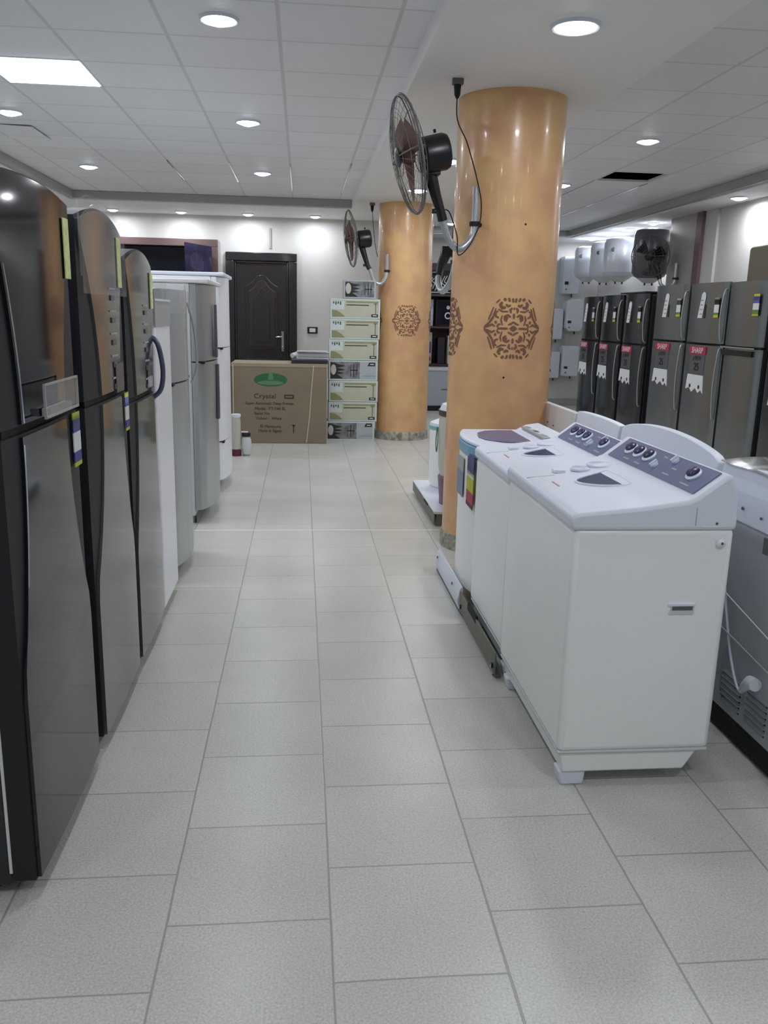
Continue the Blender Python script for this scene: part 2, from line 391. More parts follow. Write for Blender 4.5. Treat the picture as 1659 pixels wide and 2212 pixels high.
# ------------------------------------------------------------------ high opening in the back wall
win = tag(bpy.data.objects.new('window_1', None), kind='structure'); C.objects.link(win); win.location = (0, 12.0, 0)
b = MB()
f = .075
b.box(WX0-.02, WX1+.02, -.03, .05, WZ1-f, WZ1+.02, 'framewood'); b.box(WX0-.02, WX1+.02, -.03, .05, WZ0-.02, WZ0+f, 'framewood')
b.box(WX0-.02, WX0+f, -.03, .05, WZ0+f+.001, WZ1-f-.001, 'framewood'); b.box(WX1-f, WX1+.02, -.03, .05, WZ0+f+.001, WZ1-f-.001, 'framewood')
b.build('window_frame', win, .006)
b = MB(); b.box(WX0, WX1, .12, .13, WZ0, WZ1, 'glass_dark'); b.build('window_pane', win)
b = MB()
def bag(u, v):
    x = -1.56+.36*u; return (x, -.03+.02*math.sin(9*u+3*v)+.01*math.sin(17*v), 1.4+(.94-.05*u)*v)
b.sheet(bag, 14, 14, 'purplebag', (0, .01, 0))
tag(b.build('plastic_sheet', None, loc=(0, 11.92, 0)), 'dark purple plastic sheet hanging over the right end of the high window', 'sheet')

# ------------------------------------------------------------------ door
d = tag(bpy.data.objects.new('door_1', None), kind='structure'); C.objects.link(d); d.location = (-.55, 12.0, 0)
b = MB()
b.box(-.48, -.371, -.04, .02, 0, 2.129, 'doorwood'); b.box(.371, .48, -.04, .02, 0, 2.129, 'doorwood'); b.box(-.48, .48, -.04, .02, 2.13, 2.24, 'doorwood')
b.box(-.37, -.341, -.025, .02, 0, 2.128, 'doorwood'); b.box(.341, .37, -.025, .02, 0, 2.128, 'doorwood'); b.box(-.34, .34, -.03, .02, 2.1, 2.128, 'doorpanel')
b.build('door_frame', d, .008)
b = MB(); b.box(-.34, .34, -.008, .03, .01, 2.10, 'doorwood')
def arch(s, z0, z1, o=0):
    p = [(-.22*s, z0), (.22*s, z0), (.22*s, z1-.15), (.17*s, z1-.13), (.12*s, z1-.09), (.06*s, z1-.02), (0, z1), (-.06*s, z1-.02), (-.12*s, z1-.09), (-.17*s, z1-.13), (-.22*s, z1-.15)]
    return p
b.prism(arch(1.0, .95, 1.95), 'y', -.02, -.008, 'doorwood'); b.prism(arch(.82, .99, 1.88), 'y', -.028, -.02, 'doorpanel')
b.prism(arch(.5, 1.05, 1.78), 'y', -.036, -.028, 'doorwood')
b.prism([(-.22, .15), (.22, .15), (.22, .82), (-.22, .82)], 'y', -.02, -.008, 'doorwood'); b.prism([(-.17, .2), (.17, .2), (.17, .77), (-.17, .77)], 'y', -.03, -.02, 'doorpanel')
b.build('door_leaf', d, .006)
b = MB(); b.box(.268, .3, -.03, -.008, .93, 1.2, 'chrome'); b.tube([(.284, -.03, 1.13), (.284, -.07, 1.13), (.26, -.075, 1.13), (.19, -.07, 1.125)], .011, 'chrome')
b.lathe([(0, -.035), (.012, -.033), (.012, -.03)], (.284, 0, .99), 'chrome', 12, 'y')
b.build('door_handle', d, .003)
# switch
r = root('light_switch', 'black framed light switch on the back wall right of the dark door', 'light switch', (.145, 12.0, 1.225))
b = MB(); b.box(-.07, .07, -.012, 0, -.045, .045, 'black'); b.build('frame_plate', r, .004)
b = MB(); b.box(-.042, .042, -.018, -.012, -.026, .026, 'lwhite'); b.build('rocker', r, .003)
o = bx('cable_duct', None, -.44, -.415, 11.985, 12.0, 2.3, 2.56, 'mould'); tag(o, 'short grey cable duct on the back wall above the dark door', 'cable duct')

# ================================================================== LIGHTS
def area(parent, loc, size, watt, shape='DISK', sy2=None, col=LAMP_COL):
    l = bpy.data.lights.new('lamp_light', 'AREA'); l.shape = shape; l.size = size; l.energy = watt; l.color = col
    if sy2: l.size_y = sy2
    o = bpy.data.objects.new('lamp_light', l); C.objects.link(o); o.parent = parent; o.location = loc
    return o
def downlight(x, y, z, rad, label, watt=LAMP_W, group=None):
    r = root('downlight', label, 'ceiling light', (x, y, z), 0, group)
    b = MB(); b.lathe([(rad*.9, 0.001), (rad*.93, -.012), (rad*1.02, -.014), (rad*1.1, -.006), (rad*1.12, .001)], (0, 0, 0), 'white', 32); b.build('trim_ring', r)
    b = MB(); b.lathe([(0, -.032), (rad*.35, -.03), (rad*.7, -.02), (rad*.9, -.008), (rad*.93, .0)], (0, 0, 0), 'lamp', 32); b.build('lamp_lens', r)
    area(r, (0, 0, -.036), rad*1.7, watt)
    return r
G1 = 'downlights in the left tiled ceiling'
downlight(-.39, 4.44, ZC, .085, 'downlight at the upper left, nearest of the right-hand line in the tiled ceiling', group=G1)
downlight(-.39, 6.64, ZC, .085, 'second downlight back in the line nearer the beam', group=G1)
downlight(-.39, 8.93, ZC, .085, 'rearmost downlight in the line nearer the beam', group=G1)
downlight(-2.06, 6.65, ZC, .085, 'downlight at the left frame edge behind the square light panel', group=G1)
downlight(-2.06, 8.93, ZC, .085, 'rearmost downlight of the line above the fridges', group=G1)
for i, x in enumerate((-2.42, -1.56, -.70, .175)):
    downlight(x, 11.66, ZS, .07, ['leftmost', 'second from left', 'third from left', 'rightmost'][i]+' of the four small downlights in the soffit over the back wall', 6.5, 'small downlights along the back soffit')
downlight(1.185, 3.94, ZS, .1, 'large round downlight in the beam in front of the near pillar', 10)
downlight(1.2, 7.27, ZS, .1, 'beam downlight behind the near pillar, seen past the fan motor', 10)
downlight(1.17, 8.97, ZS, .1, 'beam downlight seen through the near fan cage', 10)
downlight(2.63, 6.67, ZC, .085, 'downlight in the right tiled ceiling in front of the missing panel', group='downlights in the right tiled ceiling')
downlight(2.66, 8.95, ZC, .085, 'far downlight in the right ceiling at the near pillar edge', group='downlights in the right tiled ceiling')
downlight(4.42, 8.65, ZS, .085, 'downlight in the right soffit above the white wall', 9)
for i, y in enumerate((6.6, 11.1, 11.9, 12.7, 13.5)):
    downlight(4.55 if i else 4.45, y, ZS, .07, ['soffit downlight washing the white wall at the right edge', 'soffit downlight over the grey water heater', 'soffit downlight over the nearest white water heater', 'soffit downlight over the middle water heaters', 'soffit downlight in the far corner over the water heaters'][i], 16 if i else 12, 'downlights in the right soffit')
downlight(2.2, 12.9, ZC, .085, 'downlight at the far end between the two pillars', 8)
# lamps of the shop behind the photographer
for i, (x, y) in enumerate(((-.39, 2.2), (-.39, 0.), (-.39, -2.2), (-2.06, 4.44), (-2.06, 2.2), (-2.06, 0.), (2.66, 4.44), (2.66, 2.2), (2.66, 0.), (2.66, -2.2))):
    downlight(x, y, ZC, .085, 'ceiling downlight outside the picture', group='downlights behind the camera')
downlight(1.185, .6, ZS, .1, 'beam downlight outside the picture', 10)
downlight(2.66, 11.2, ZC, .085, 'downlight in the right ceiling hidden behind the near pillar')
r = root('square_ceiling_light', 'bright square light panel in the left tiled ceiling', 'ceiling light', (-1.51, 5.54, ZC))
b = MB(); b.box(-.28, .28, -.275, .275, -.004, .01, 'white'); b.build('panel_frame', r, .002)
b = MB(); b.box(-.268, .268, -.262, .262, -.008, -.004, 'panel_lamp'); b.build('diffuser', r)
area(r, (0, 0, -.02), .5, 12, 'SQUARE', col=(.9, .95, 1))

# ================================================================== PILLARS
def medallion_mb(R, zc, sc, phi0):
    """carved lace ornament wrapped on a cylinder of radius R, centred on azimuth phi0"""
    strokes = [([(0, .32), (0, .48)], .03), ([(.0, .22), (.07, .16), (.18, .12)], .022), ([(.18, 0), (.5, 0)], .026), ([(.5, 0), (.53, .08), (.48, .14), (.42, .13)], .022),
     ([(.1, .37), (.2, .43), (.29, .38), (.3, .29), (.22, .23)], .032), ([(.2, .3), (.24, .34)], .03), ([(.38, .42), (.42, .28), (.36, .1)], .02), ([(.06, .66), (.13, .6), (.1, .5)], .028),
     ([(.2, .55), (.38, .54), (.52, .62)], .02), ([(.28, .68), (.4, .66), (.46, .76), (.4, .85)], .04), ([(.12, .75), (.2, .71), (.28, .78)], .028), ([(.04, .84), (.06, .97)], .028),
     ([(.15, .86), (.2, .98)], .028), ([(.27, .9), (.36, .96)], .034), ([(.48, .93), (.6, .82)], .018), ([(.68, .68), (.76, .45), (.84, .27)], .02), ([(.6, .64), (.68, .36), (.8, .18), (.96, .06)], .026),
     ([(.6, .06), (.7, .13), (.8, .08), (.98, .02)], .024), ([(.52, .56), (.62, .5), (.58, .38), (.48, .34)], .024), ([(.6, .24), (.57, .16)], .03), ([(.0, .6), (.0, .68)], .02)]
    b = MB()
    def P(u, v, h):
        a = phi0+u*sc/R; return ((R+h)*math.sin(a), -(R+h)*math.cos(a), zc+v*sc)
    for pts, wd in strokes:
        # resample
        q = []
        for (a0, b0), (a1, b1) in zip(pts[:-1], pts[1:]):
            for k in range(3): t = k/3; q.append((a0+(a1-a0)*t, b0+(b1-b0)*t))
        q.append(pts[-1])
        for mx in (1, -1):
            for my in (1, -1):
                vs = []
                for i, (x, y) in enumerate(q):
                    x2, y2 = q[min(i+1, len(q)-1)]; x1, y1 = q[max(i-1, 0)]
                    tx, ty = x2-x1, y2-y1; L = math.hypot(tx, ty) or 1; nx, ny = -ty/L, tx/L
                    wv = wd*1.4*(.45+.55*math.sin(PI*(i+.6)/(len(q)+.2)))
                    for s_ in (-1, 1):
                        for h in (-.002, .0022): vs.append(P(mx*(x+nx*wv*s_), my*(y+ny*wv*s_), h))
                n = len(q); fs = []
                for i in range(n-1):
                    a = 4*i; c = a+4
                    fs += [(a+1, a+3, c+3, c+1), (a, c, c+2, a+2), (a, a+1, c+1, c), (a+2, c+2, c+3, a+3)]
                fs += [(0, 2, 3, 1), (4*n-4, 4*n-3, 4*n-1, 4*n-2)]
                b.add(vs, fs, 'carve')
    hexa = [(-.14, 0), (-.05, .08), (0, .1), (.05, .08), (.14, 0), (.05, -.08), (0, -.1), (-.05, -.08)]
    vs = [P(x, y, .0022) for x, y in hexa]; b.add(vs, [tuple(range(8))], 'carve')
    return b
def pillar(x, y, label):
    p = bpy.data.objects.new('pillar', None); C.objects.link(p); p.location = (x, y, 0); tag(p, label, 'pillar', kind='structure')
    R = .318
    b = MB(); b.lathe([(R, .0), (R, .6), (R, 1.2), (R, 1.8), (R, 2.4), (R, ZS)], (0, 0, 0), 'pillar', 72); b.build('shaft', p)
    b = MB(); b.lathe([(R+.012, 0), (R+.012, .085), (R+.004, .1), (R-.01, .1)], (0, 0, 0), 'plinth', 72); b.build('plinth_ring', p)
    for k in (0, -PI/2, PI/2, PI):
        m = medallion_mb(R, 1.395, .178, k); m.build('carved_medallion', p)
    return p
def pillar_marks(p):
    b = MB()
    for a, z in ((-.13, 1.11), (.12, 1.98)):
        x, y = .3185*math.sin(a), -.3185*math.cos(a); b.lathe([(.006, -.002), (.006, .001)], (x, y, z), 'blackmat', 8, 'y')
    b.build('plug_hole', p)
P1 = (1.235, 5.27); P2 = (1.205, 10.19)
pillar_marks(pillar(*P1, 'near round pillar in polished orange plaster'))
pillar(*P2, 'far round pillar in polished orange plaster')

# ================================================================== WALL FANS
def fan_mesh_set(r, T, R=.305, blade='rust'):
    """T places the head frame: local +x = blowing direction"""
    b = MB()
    def ring(rad, x, t=.004, n=40): b.tube([(x, rad*math.cos(2*PI*i/n), rad*math.sin(2*PI*i/n)) for i in range(n)], t, 'wire', 6, True)
    ring(R, 0, .0065); ring(R*.985, .012, .003); ring(R*.72, .04, .0018); ring(R*.72, -.042, .0018); ring(R*.33, .056, .0025); ring(R*.33, -.06, .0025)
    for i in range(28):
        a = 2*PI*i/28
        th = .0042 if i % 7 == 0 else .0011
        for sx in (1, -1):
            b.tube([(sx*x, rr*math.cos(a), rr*math.sin(a)) for rr, x in ((.05, .06), (R*.33, .058), (R*.72, .04), (R*.93, .02), (R, .0))], th, 'wire', 5)
    b.build('cage', r, tf=T)
    b = MB(); b.lathe([(0, .072), (.035, .07), (.052, .062), (.052, .054)], (0, 0, 0), 'black', 20, 'x'); b.build('cage_badge', r, tf=T)
    b = MB()
    b.lathe([(0, .045), (.03, .04), (.042, .03), (.042, -.03), (0, -.03)], (0, 0, 0), blade, 18, 'x')
    for k in range(3):
        a0 = 2*PI*k/3+.35
        def bl(u, v):
            rr = .035+(R-.1)*u; a = a0+(v-.5)*(.6+.3*u)*(1.1-.25*u); return ((v-.5)*.06, rr*math.cos(a), rr*math.sin(a))
        b.sheet(bl, 6, 6, blade, (.002, 0, 0))
    b.build('blades', r, tf=T)
    b = MB()
    b.lathe([(.04, -.06), (.08, -.075), (.094, -.09), (.097, -.2), (.088, -.222), (.05, -.232), (0, -.232)], (0, 0, -.015), 'black', 28, 'x')
    b.tube([(-.17, 0, .088), (-.17, 0, .105)], .008, 'blackmat', 8)
    b.build('motor', r, tf=T)

def wall_fan(px, py, hc, head, yaw, pitch, pipe, neck, cord, label, hook, R=.305, blade='rust'):
    """all world coordinates; root sits at the clamp on the pillar"""
    base = Vector(hc); r = root('wall_fan', label, 'fan', tuple(base))
    T = Matrix.Translation(Vector(head)-base) @ Matrix.Rotation(yaw, 4, 'Z') @ Matrix.Rotation(pitch, 4, 'Y')
    fan_mesh_set(r, T, R, blade)
    L = lambda pts: [tuple(Vector(p)-base) for p in pts]
    b = MB(); b.tube(L(pipe), .021, 'silver', 12); b.build('bracket_pipe', r)
    b = MB(); b.tube(L(neck), [.028, .026, .03, .034, .036, .03], 'black', 10)
    n1 = Vector(neck[1])-base; b.tube([n1+Vector((-.05, 0, 0)), n1+Vector((.0, 0, 0))], .014, 'black', 8)
    n4 = Vector(neck[4])-base; b.box(n4.x-.035, n4.x+.055, n4.y-.04, n4.y+.04, n4.z-.02, n4.z+.05, 'black')
    b.build('neck', r, .004)
    b = MB(); b.tube([(0, 0, -.012), (0, 0, .012)], .032, 'blackmat', 16)
    d_ = Vector((px, py, 0))-Vector((base.x, base.y, 0)); d_.normalize(); b.tube([(0, 0, 0), tuple(d_*.06)], .014, 'blackmat', 8)
    b.build('clamp', r, .002)
    if cord:
        b = MB(); b.tube(L(cord), .0035, 'blackmat', 6); b.build('power_cord', r)
        h = Vector(hook)-base; b = MB(); b.box(h.x-.03, h.x+.03, h.y-.02, h.y+.02, h.z-.03, h.z, 'heatergrey'); b.lathe([(.02, -.0), (.016, -.05), (.006, -.07)], (h.x, h.y, h.z-.03), 'blackmat', 10)
        b.build('ceiling_plug', r, .003)
    return r
def smooth(pts, k=5):
    out = []
    P = [Vector(p) for p in pts]
    for i in range(len(P)-1):
        p0, p1, p2, p3 = P[max(i-1, 0)], P[i], P[i+1], P[min(i+2, len(P)-1)]
        for j in range(k):
            t = j/k; out.append(tuple(.5*((2*p1)+(p2-p0)*t+(2*p0-5*p1+4*p2-p3)*t*t+(3*p1-p0-3*p2+p3)*t**3)))
    out.append(tuple(P[-1])); return out
wall_fan(P1[0], P1[1], (.985, 4.985, 1.975), (.575, 4.86, 2.305), math.radians(186), math.radians(13),
  smooth([(.985, 4.985, 2.175), (.985, 4.985, 1.975), (.965, 4.98, 1.89), (.9, 4.965, 1.835), (.84, 4.95, 1.87), (.80, 4.94, 1.955), (.785, 4.935, 2.01)]),
  [(.79, 4.935, 1.98), (.775, 4.93, 2.03), (.745, 4.925, 2.11), (.725, 4.92, 2.17), (.705, 4.91, 2.235), (.69, 4.9, 2.28)],
  smooth([(.833, 4.862, 2.63), (.84, 4.87, 2.5), (.9, 4.9, 2.4), (.945, 4.93, 2.3), (.985, 4.95, 2.19), (1.01, 4.95, 2.08), (1.0, 4.94, 1.96), (.94, 4.93, 1.84), (.885, 4.93, 1.8), (.875, 4.93, 1.9), (.83, 4.93, 2.02), (.8, 4.92, 2.04)]),
  'large black and chrome wall fan clamped to the near orange pillar', (.833, 4.862, ZS))
wall_fan(P2[0], P2[1], (.965, 9.92, 1.945), (.545, 9.86, 2.28), math.radians(186), math.radians(7),
  smooth([(.965, 9.92, 2.13), (.965, 9.92, 1.945), (.95, 9.91, 1.86), (.89, 9.9, 1.80), (.82, 9.9, 1.83), (.78, 9.9, 1.93), (.76, 9.9, 1.985)]),
  [(.765, 9.9, 1.96), (.74, 9.9, 2.0), (.71, 9.9, 2.09), (.69, 9.9, 2.15), (.67, 9.9, 2.21), (.66, 9.89, 2.25)],
  smooth([(.8, 10.11, 2.64), (.81, 10.1, 2.5), (.83, 10.08, 2.3), (.85, 10.02, 2.16), (.86, 9.96, 2.1)]),
  'smaller looking wall fan on the far orange pillar above the carton stack', (.8, 10.114, ZS))
r = wall_fan(4.6, 10.3, (4.56, 10.3, 1.97), (4.27, 10.42, 2.235), math.radians(222), math.radians(6),
  smooth([(4.555, 10.3, 2.15), (4.555, 10.3, 1.97), (4.53, 10.3, 1.9), (4.47, 10.32, 1.86), (4.41, 10.36, 1.9), (4.39, 10.38, 1.98)]),
  [(4.395, 10.38, 1.96), (4.385, 10.385, 2.0), (4.37, 10.39, 2.06), (4.36, 10.4, 2.1), (4.34, 10.41, 2.16), (4.33, 10.42, 2.2)],
  None, 'black wall fan on the beige pilaster in front of the grey heater', None, .25, 'black')

wall_fan(P1[0], P1[1], (.99, 5.60, 1.80), (1.27, 6.1, 1.99), math.radians(-8), math.radians(6),
  smooth([(.99, 5.60, 1.95), (.99, 5.60, 1.80), (.97, 5.64, 1.68), (.94, 5.75, 1.62), (.93, 5.88, 1.66), (.935, 5.95, 1.72)]),
  [(.935, 5.95, 1.70), (.945, 5.97, 1.74), (.96, 6.0, 1.8), (.98, 6.02, 1.84), (1.0, 6.04, 1.88), (1.03, 6.06, 1.92)],
  None, 'dark wall fan behind the near orange pillar, only its motor and neck showing', None, .26, 'black')

# ================================================================== FRIDGES
def lens_cut(z, c, zc=1.16, lo=.58, hi=.5):
    t = (z-zc)/(hi if z > zc else lo)
    return c*max(0., math.cos(PI/2*max(-1, min(1, t))))**.8
def door_panel(parent, name, w, z0, z1, yf, bow, m, cut=(0., 0.), arch=0., thick=.012, zc=1.16, inset=.0, nu=12, nv=14):
    def fn(u, v):
        zt = z1-arch*(2*u-1)**2; z = z0+(zt-z0)*v; xa = -(w/2-inset-lens_cut(z, cut[0], zc)); xb = w/2-inset-lens_cut(z, cut[1], zc); x = xa+(xb-xa)*u
        return (x, yf+bow*(2*x/w)**2, z)
    b = MB(); b.sheet(fn, nu, nv, m, (0, thick, 0)); return b.build(name, parent)
def label(parent, name, x, z, w, h, yf, bands, lab=None, th=.003):
    """bands: list of (fraction, material) from top to bottom"""
    b = MB(); zz = z+h/2
    for fr, m in bands:
        b.box(x-w/2, x+w/2, yf-th, yf, zz-h*fr, zz, m); zz -= h*fr
    o = b.build(name, parent)
    if lab: o['label'] = lab
    return o
YEL = [(1, 'yellow')]
ENERGY = [(.12, 'lyel'), (.24, 'lblue'), (.36, 'lwhite'), (.2, 'lblue'), (.08, 'lyel')]

def lens_fridge(y, w, H, seam, cut, mface, lab, arch=.05, wrap=False, labels=()):
    r = root('refrigerator', lab, 'refrigerator', (-.65, y, 0), PI/2, 'tall dark two-door fridges at the near left')
    D = .68
    b = MB(); b.box(-w/2+.004, w/2-.004, .075, D, .03, H-.03, 'darkside'); b.build('cabinet', r, .012)
    b = MB(); b.box(-w/2+.001, w/2-.001, .064, .08, .07, H-.04, 'lwhite'); b.build('door_gasket', r)
    for nm, z0, z1, a in (('lower_door', .05, seam-.008, 0), ('upper_door', seam+.012, H-.0, arch)):
        def fn(u, v, z0=z0, z1=z1, a=a):
            x = (2*u-1)*w/2; zt = z1-a*(2*u-1)**2*.9; return (x, .008+.008*(2*u-1)**4, z0+(zt-z0)*v)
        b = MB(); b.sheet(fn, 10, 6, 'darkframe', (0, .056, 0)); dr = b.build(nm, r)
        fp = door_panel(dr, 'front_panel', w, z0+.004, z1-.006, 0., .005, mface, cut, a*1.0, .014, seam, .008)
    b = MB(); b.box(-w/2+.02, w/2-.02, .02, .07, seam-.008, seam+.012, 'blackmat'); b.build('hinge_strip', r)
    for sx in (-1, 1):
        b = MB(); b.lathe([(.02, 0), (.02, .03)], (sx*(w/2-.06), .14, 0), 'black', 12); b.build('foot', r)
    return r
F1 = lens_fridge(2.24, .64, 1.762, 1.172, (.10, .15), 'vcm1', 'near black glossy two-door fridge at the left picture edge', arch=.022)
F2 = lens_fridge(2.965, .61, 1.768, 1.163, (.17, .12), 'vcm2', 'second glossy grey fridge, with a yellow strip on its upper door edge')
F3 = lens_fridge(3.60, .56, 1.69, 1.108, (.10, .05), 'vcm2', 'third glossy fridge, shortest of the dark ones, with a slate bow handle')
# silver trim lines on the first fridge's near edges
def edge_trim(r, w, z0, z1, cut, zc, off=.0):
    pts = []
    for i in range(13):
        z = z0+(z1-z0)*i/12; x = -(w/2-.012-lens_cut(z, cut, zc)); pts.append((x+off, -.002+.012*(2*x/w)**2, z))
    b = MB(); b.tube(pts, .004, 'chrome', 6); return b.build('edge_trim', r)
edge_trim(F1, .64, .8, 1.14, .10, 1.172); edge_trim(F1, .64, 1.19, 1.55, .10, 1.172, .01)
label(F1, 'strip_label', .255, 1.615, .05, .16, -.001, YEL, 'yellow strip label')
label(F1, 'energy_label', .262, 1.085, .075, .155, .004, ENERGY, 'blue and yellow energy label')
label(F2, 'strip_label', .215, 1.615, .055, .17, -.001, YEL, 'yellow strip label')
label(F2, 'energy_label', .25, 1.085, .06, .14, .002, ENERGY, 'blue and yellow energy label')
label(F3, 'strip_label', .225, 1.535, .05, .15, -.001, YEL, 'yellow strip label')
def feature_rows(r, x, z0, n, w=.09):
    b = MB()
    for i in range(n):
        z = z0-i*.075; b.box(x-w/2, x+w/2, -.004, -.001, z, z+.006, 'lgrey'); b.box(x-w/2+.02, x+w/2-.02, -.004, -.001, z-.036, z-.018, 'heatergrey')
    o = b.build('feature_sticker', r); return o
feature_rows(F2, .08, 1.52, 5); feature_rows(F3, .06, 1.47, 5)
label(F2, 'info_sheet', .13, 1.22, .12, .1, -.003, [(1, 'heatergrey')]); label(F3, 'info_sheet', .1, 1.18, .1, .09, -.003, [(.5, 'heatergrey'), (.5, 'lgrey')])
b = MB(); b.tube(smooth([(.255, .02, 1.345), (.255, -.015, 1.31), (.255, -.034, 1.2), (.255, -.022, 1.11), (.255, .02, 1.07)]), .011, 'handle', 10); b.build('bow_handle', F3)
# clear film hood standing off the second fridge's top corner
b = MB()
b.tube([(-.31, .0, 1.55), (-.315, .0, 1.76), (-.2, .0, 1.79), (.05, .0, 1.79), (.2, .0, 1.75)], .003, 'clear', 5)
b.sheet(lambda u, v: (-.31+.62*u, -.006, 1.5+(.285-.07*(2*u-1)**2)*v), 10, 4, 'clear', (0, .003, 0)); b.build('film_wrap', F2)
# acrylic ticket holder resting on the first fridge
r = root('ticket_holder', 'clear acrylic ticket holder on the near black fridge just above the door gap', 'ticket holder', (-.625, 2.27, 1.19), PI/2)
b = MB(); b.box(-.15, .15, -.004, 0, .0, .085, 'acrylic'); b.box(-.15, .15, -.005, .001, .08, .085, 'lgrey'); b.box(-.15, .15, -.005, .001, 0, .005, 'lgrey'); b.box(-.153, -.148, -.005, .001, 0, .085, 'lgrey'); b.box(.148, .153, -.005, .001, 0, .085, 'lgrey')
b.build('ticket_pocket', r); bx('back_tab', r, -.1, .1, 0, .022, .0, .02, 'lgrey')

# white upright freezer, flat single door
r = root('upright_freezer', 'plain white single-door upright freezer after the dark fridges', 'freezer', (-.655, 4.14, 0), PI/2)
bx('cabinet', r, -.22, .22, .07, .62, .03, 1.5, 'greywhite', .01)
bx('door', r, -.22, .22, .0, .065, .05, 1.5, 'whitedoor', .012)
b = MB(); b.box(-.222, .222, -.003, .0, 1.38, 1.5, 'lgrey'); b.box(-.222, .222, -.006, .0, 1.495, 1.505, 'lwhite'); b.build('film_wrap', r)
for sx in (-1, 1):
    b = MB(); b.lathe([(.02, 0), (.02, .04)], (sx*.17, .12, 0), 'black', 10); b.build('foot', r)

def bowed_door(parent, name, w, z0, z1, bow, rnd, m, yb, n=18):
    out = []
    for i in range(n+1):
        t = 2*i/n-1; e = abs(t); out.append((t*w/2, bow*e*e+rnd*max(0, e-.88)/.12))
    out += [(w/2, yb), (-w/2, yb)]
    b = MB(); b.prism(out, 'z', z0, z1, m, True); return b.build(name, parent)
def silver_fridge(y, w, H, seams, bow, X, lab, body, face, foot=.1, handles=True, top=None, group=None):
    r = root('refrigerator', lab, 'refrigerator', (X, y, 0), PI/2, group)
    b = MB(); b.box(-w/2, w/2, bow+.052, .66, foot*.6, H, body); b.build('cabinet', r, .01)
    if top:
        bx('top_cap', r, -w/2-.003, w/2+.003, .0, .66, H, H+.03, top, .008)
    zs = [foot]+seams+[H]
    for i in range(len(zs)-1):
        nm = 'door' if i >= len(zs)-3 else 'drawer_front'
        bowed_door(r, nm, w, zs[i]+.004, zs[i+1]-.004, bow, .012, face, bow+.05)
    for z in seams:
        b = MB(); b.box(-w/2+.01, w/2-.01, bow*.6+.02, .07, z-.006, z+.006, 'blackmat'); b.box(w/2-.12, w/2-.02, bow*.7-.012, bow, z-.01, z+.004, 'black'); b.box(-w/2+.03, -w/2+.1, bow*.7-.01, bow, z-.012, z+.002, 'black'); b.build('hinge_strip', r)
    for sx in (-1, 1):
        b = MB(); b.lathe([(.022, 0), (.022, .02), (.015, foot*.7)], (sx*(w/2-.07), .15, 0), 'black', 12); b.build('foot', r)
    return r
S1 = silver_fridge(4.80, .68, 1.565, [1.08], .06, -.635, 'silver film-wrapped fridge right behind the white upright freezer', 'silverplain', 'silverplain', .08)
b = MB()
for x in (-.1, .08, .2):
    b.tube([(x, -.004+.06*(2*x/.68)**2, .1), (x+.02, -.008, .8), (x-.01, -.006, 1.56)], .003, 'clear', 5)
b.sheet(lambda u, v: (-.33+.66*u, -.012+.06*(2*u-1)**2+.006*math.sin(31*u), 1.44+.14*v), 16, 3, 'clear', (0, .002, 0)); b.build('film_wrap', S1)
b = MB(); b.tube(smooth([(.1, -.0, 1.5), (.13, -.03, 1.35), (.16, -.035, 1.15), (.17, .0, 1.05)]), .008, 'silver', 8); b.build('grab_handle', S1)
S2 = silver_fridge(6.2, .82, 1.63, [1.12], .075, -.61, 'taller silver-grey fridge with dark wedge handles and a white top edge', 'greywhite', 'silver', .1, top='lwhite')
def wedge(z0, z1, s):
    b = MB(); b.prism([(-.03, z0), (.03, z0), (.012 if s > 0 else .03, z1), (-.004, z1)], 'y', -.02, .0, 'heatergrey'); return b
wedge(1.14, 1.5, 1).build('wedge_handle', S2, .004, loc=(-.12, 0, 0)); wedge(.7, 1.09, -1).build('wedge_handle', S2, .004, loc=(-.05, 0, 0))
label(S2, 'side_label', 0, 0, .001, .001, 0, [(1, 'lwhite')])
sl = bx('rating_label', S2, -.414, -.41, .16, .27, 1.585, 1.625, 'lwhite'); sl['label'] = 'small white rating label'
W7 = silver_fridge(7.25, .76, 1.72, [.42, 1.17], .05, -.605, 'white three-compartment fridge, last in the left row beside the dark door', 'whitebody', 'whitedoor', .1, top='white')

# ------------------------------------------------------------------ small things at the end of the left row
r = root('gas_canister', 'slim cream cylinder with white cap and dark red base beyond the white fridge', 'canister', (-.675, 8.72, 0))
b = MB(); b.lathe([(.042, .07), (.046, .09), (.046, .36), (.04, .4)], (0, 0, 0), 'cream', 24); b.build('body', r)
b = MB(); b.lathe([(.03, .39), (.045, .4), (.05, .42), (.046, .432), (0, .434)], (0, 0, 0), 'white', 20); b.build('cap', r)
b = MB(); b.lathe([(.05, .0), (.05, .05), (.044, .07)], (0, 0, 0), 'redbase', 20); b.build('base_ring', r)
r = root('jar', 'small film-wrapped jar with dark lid standing beside the cream cylinder', 'jar', (-.575, 8.74, 0))
b = MB(); b.lathe([(.02, 0), (.045, .02), (.055, .09), (.05, .17), (.035, .2)], (0, 0, 0), 'greywhite', 20); b.build('body', r)
b = MB(); b.lathe([(.045, .2), (.045, .235), (0, .24)], (0, 0, 0), 'black', 20); b.box(-.05, .02, -.02, .02, .24, .25, 'white'); b.build('lid', r)

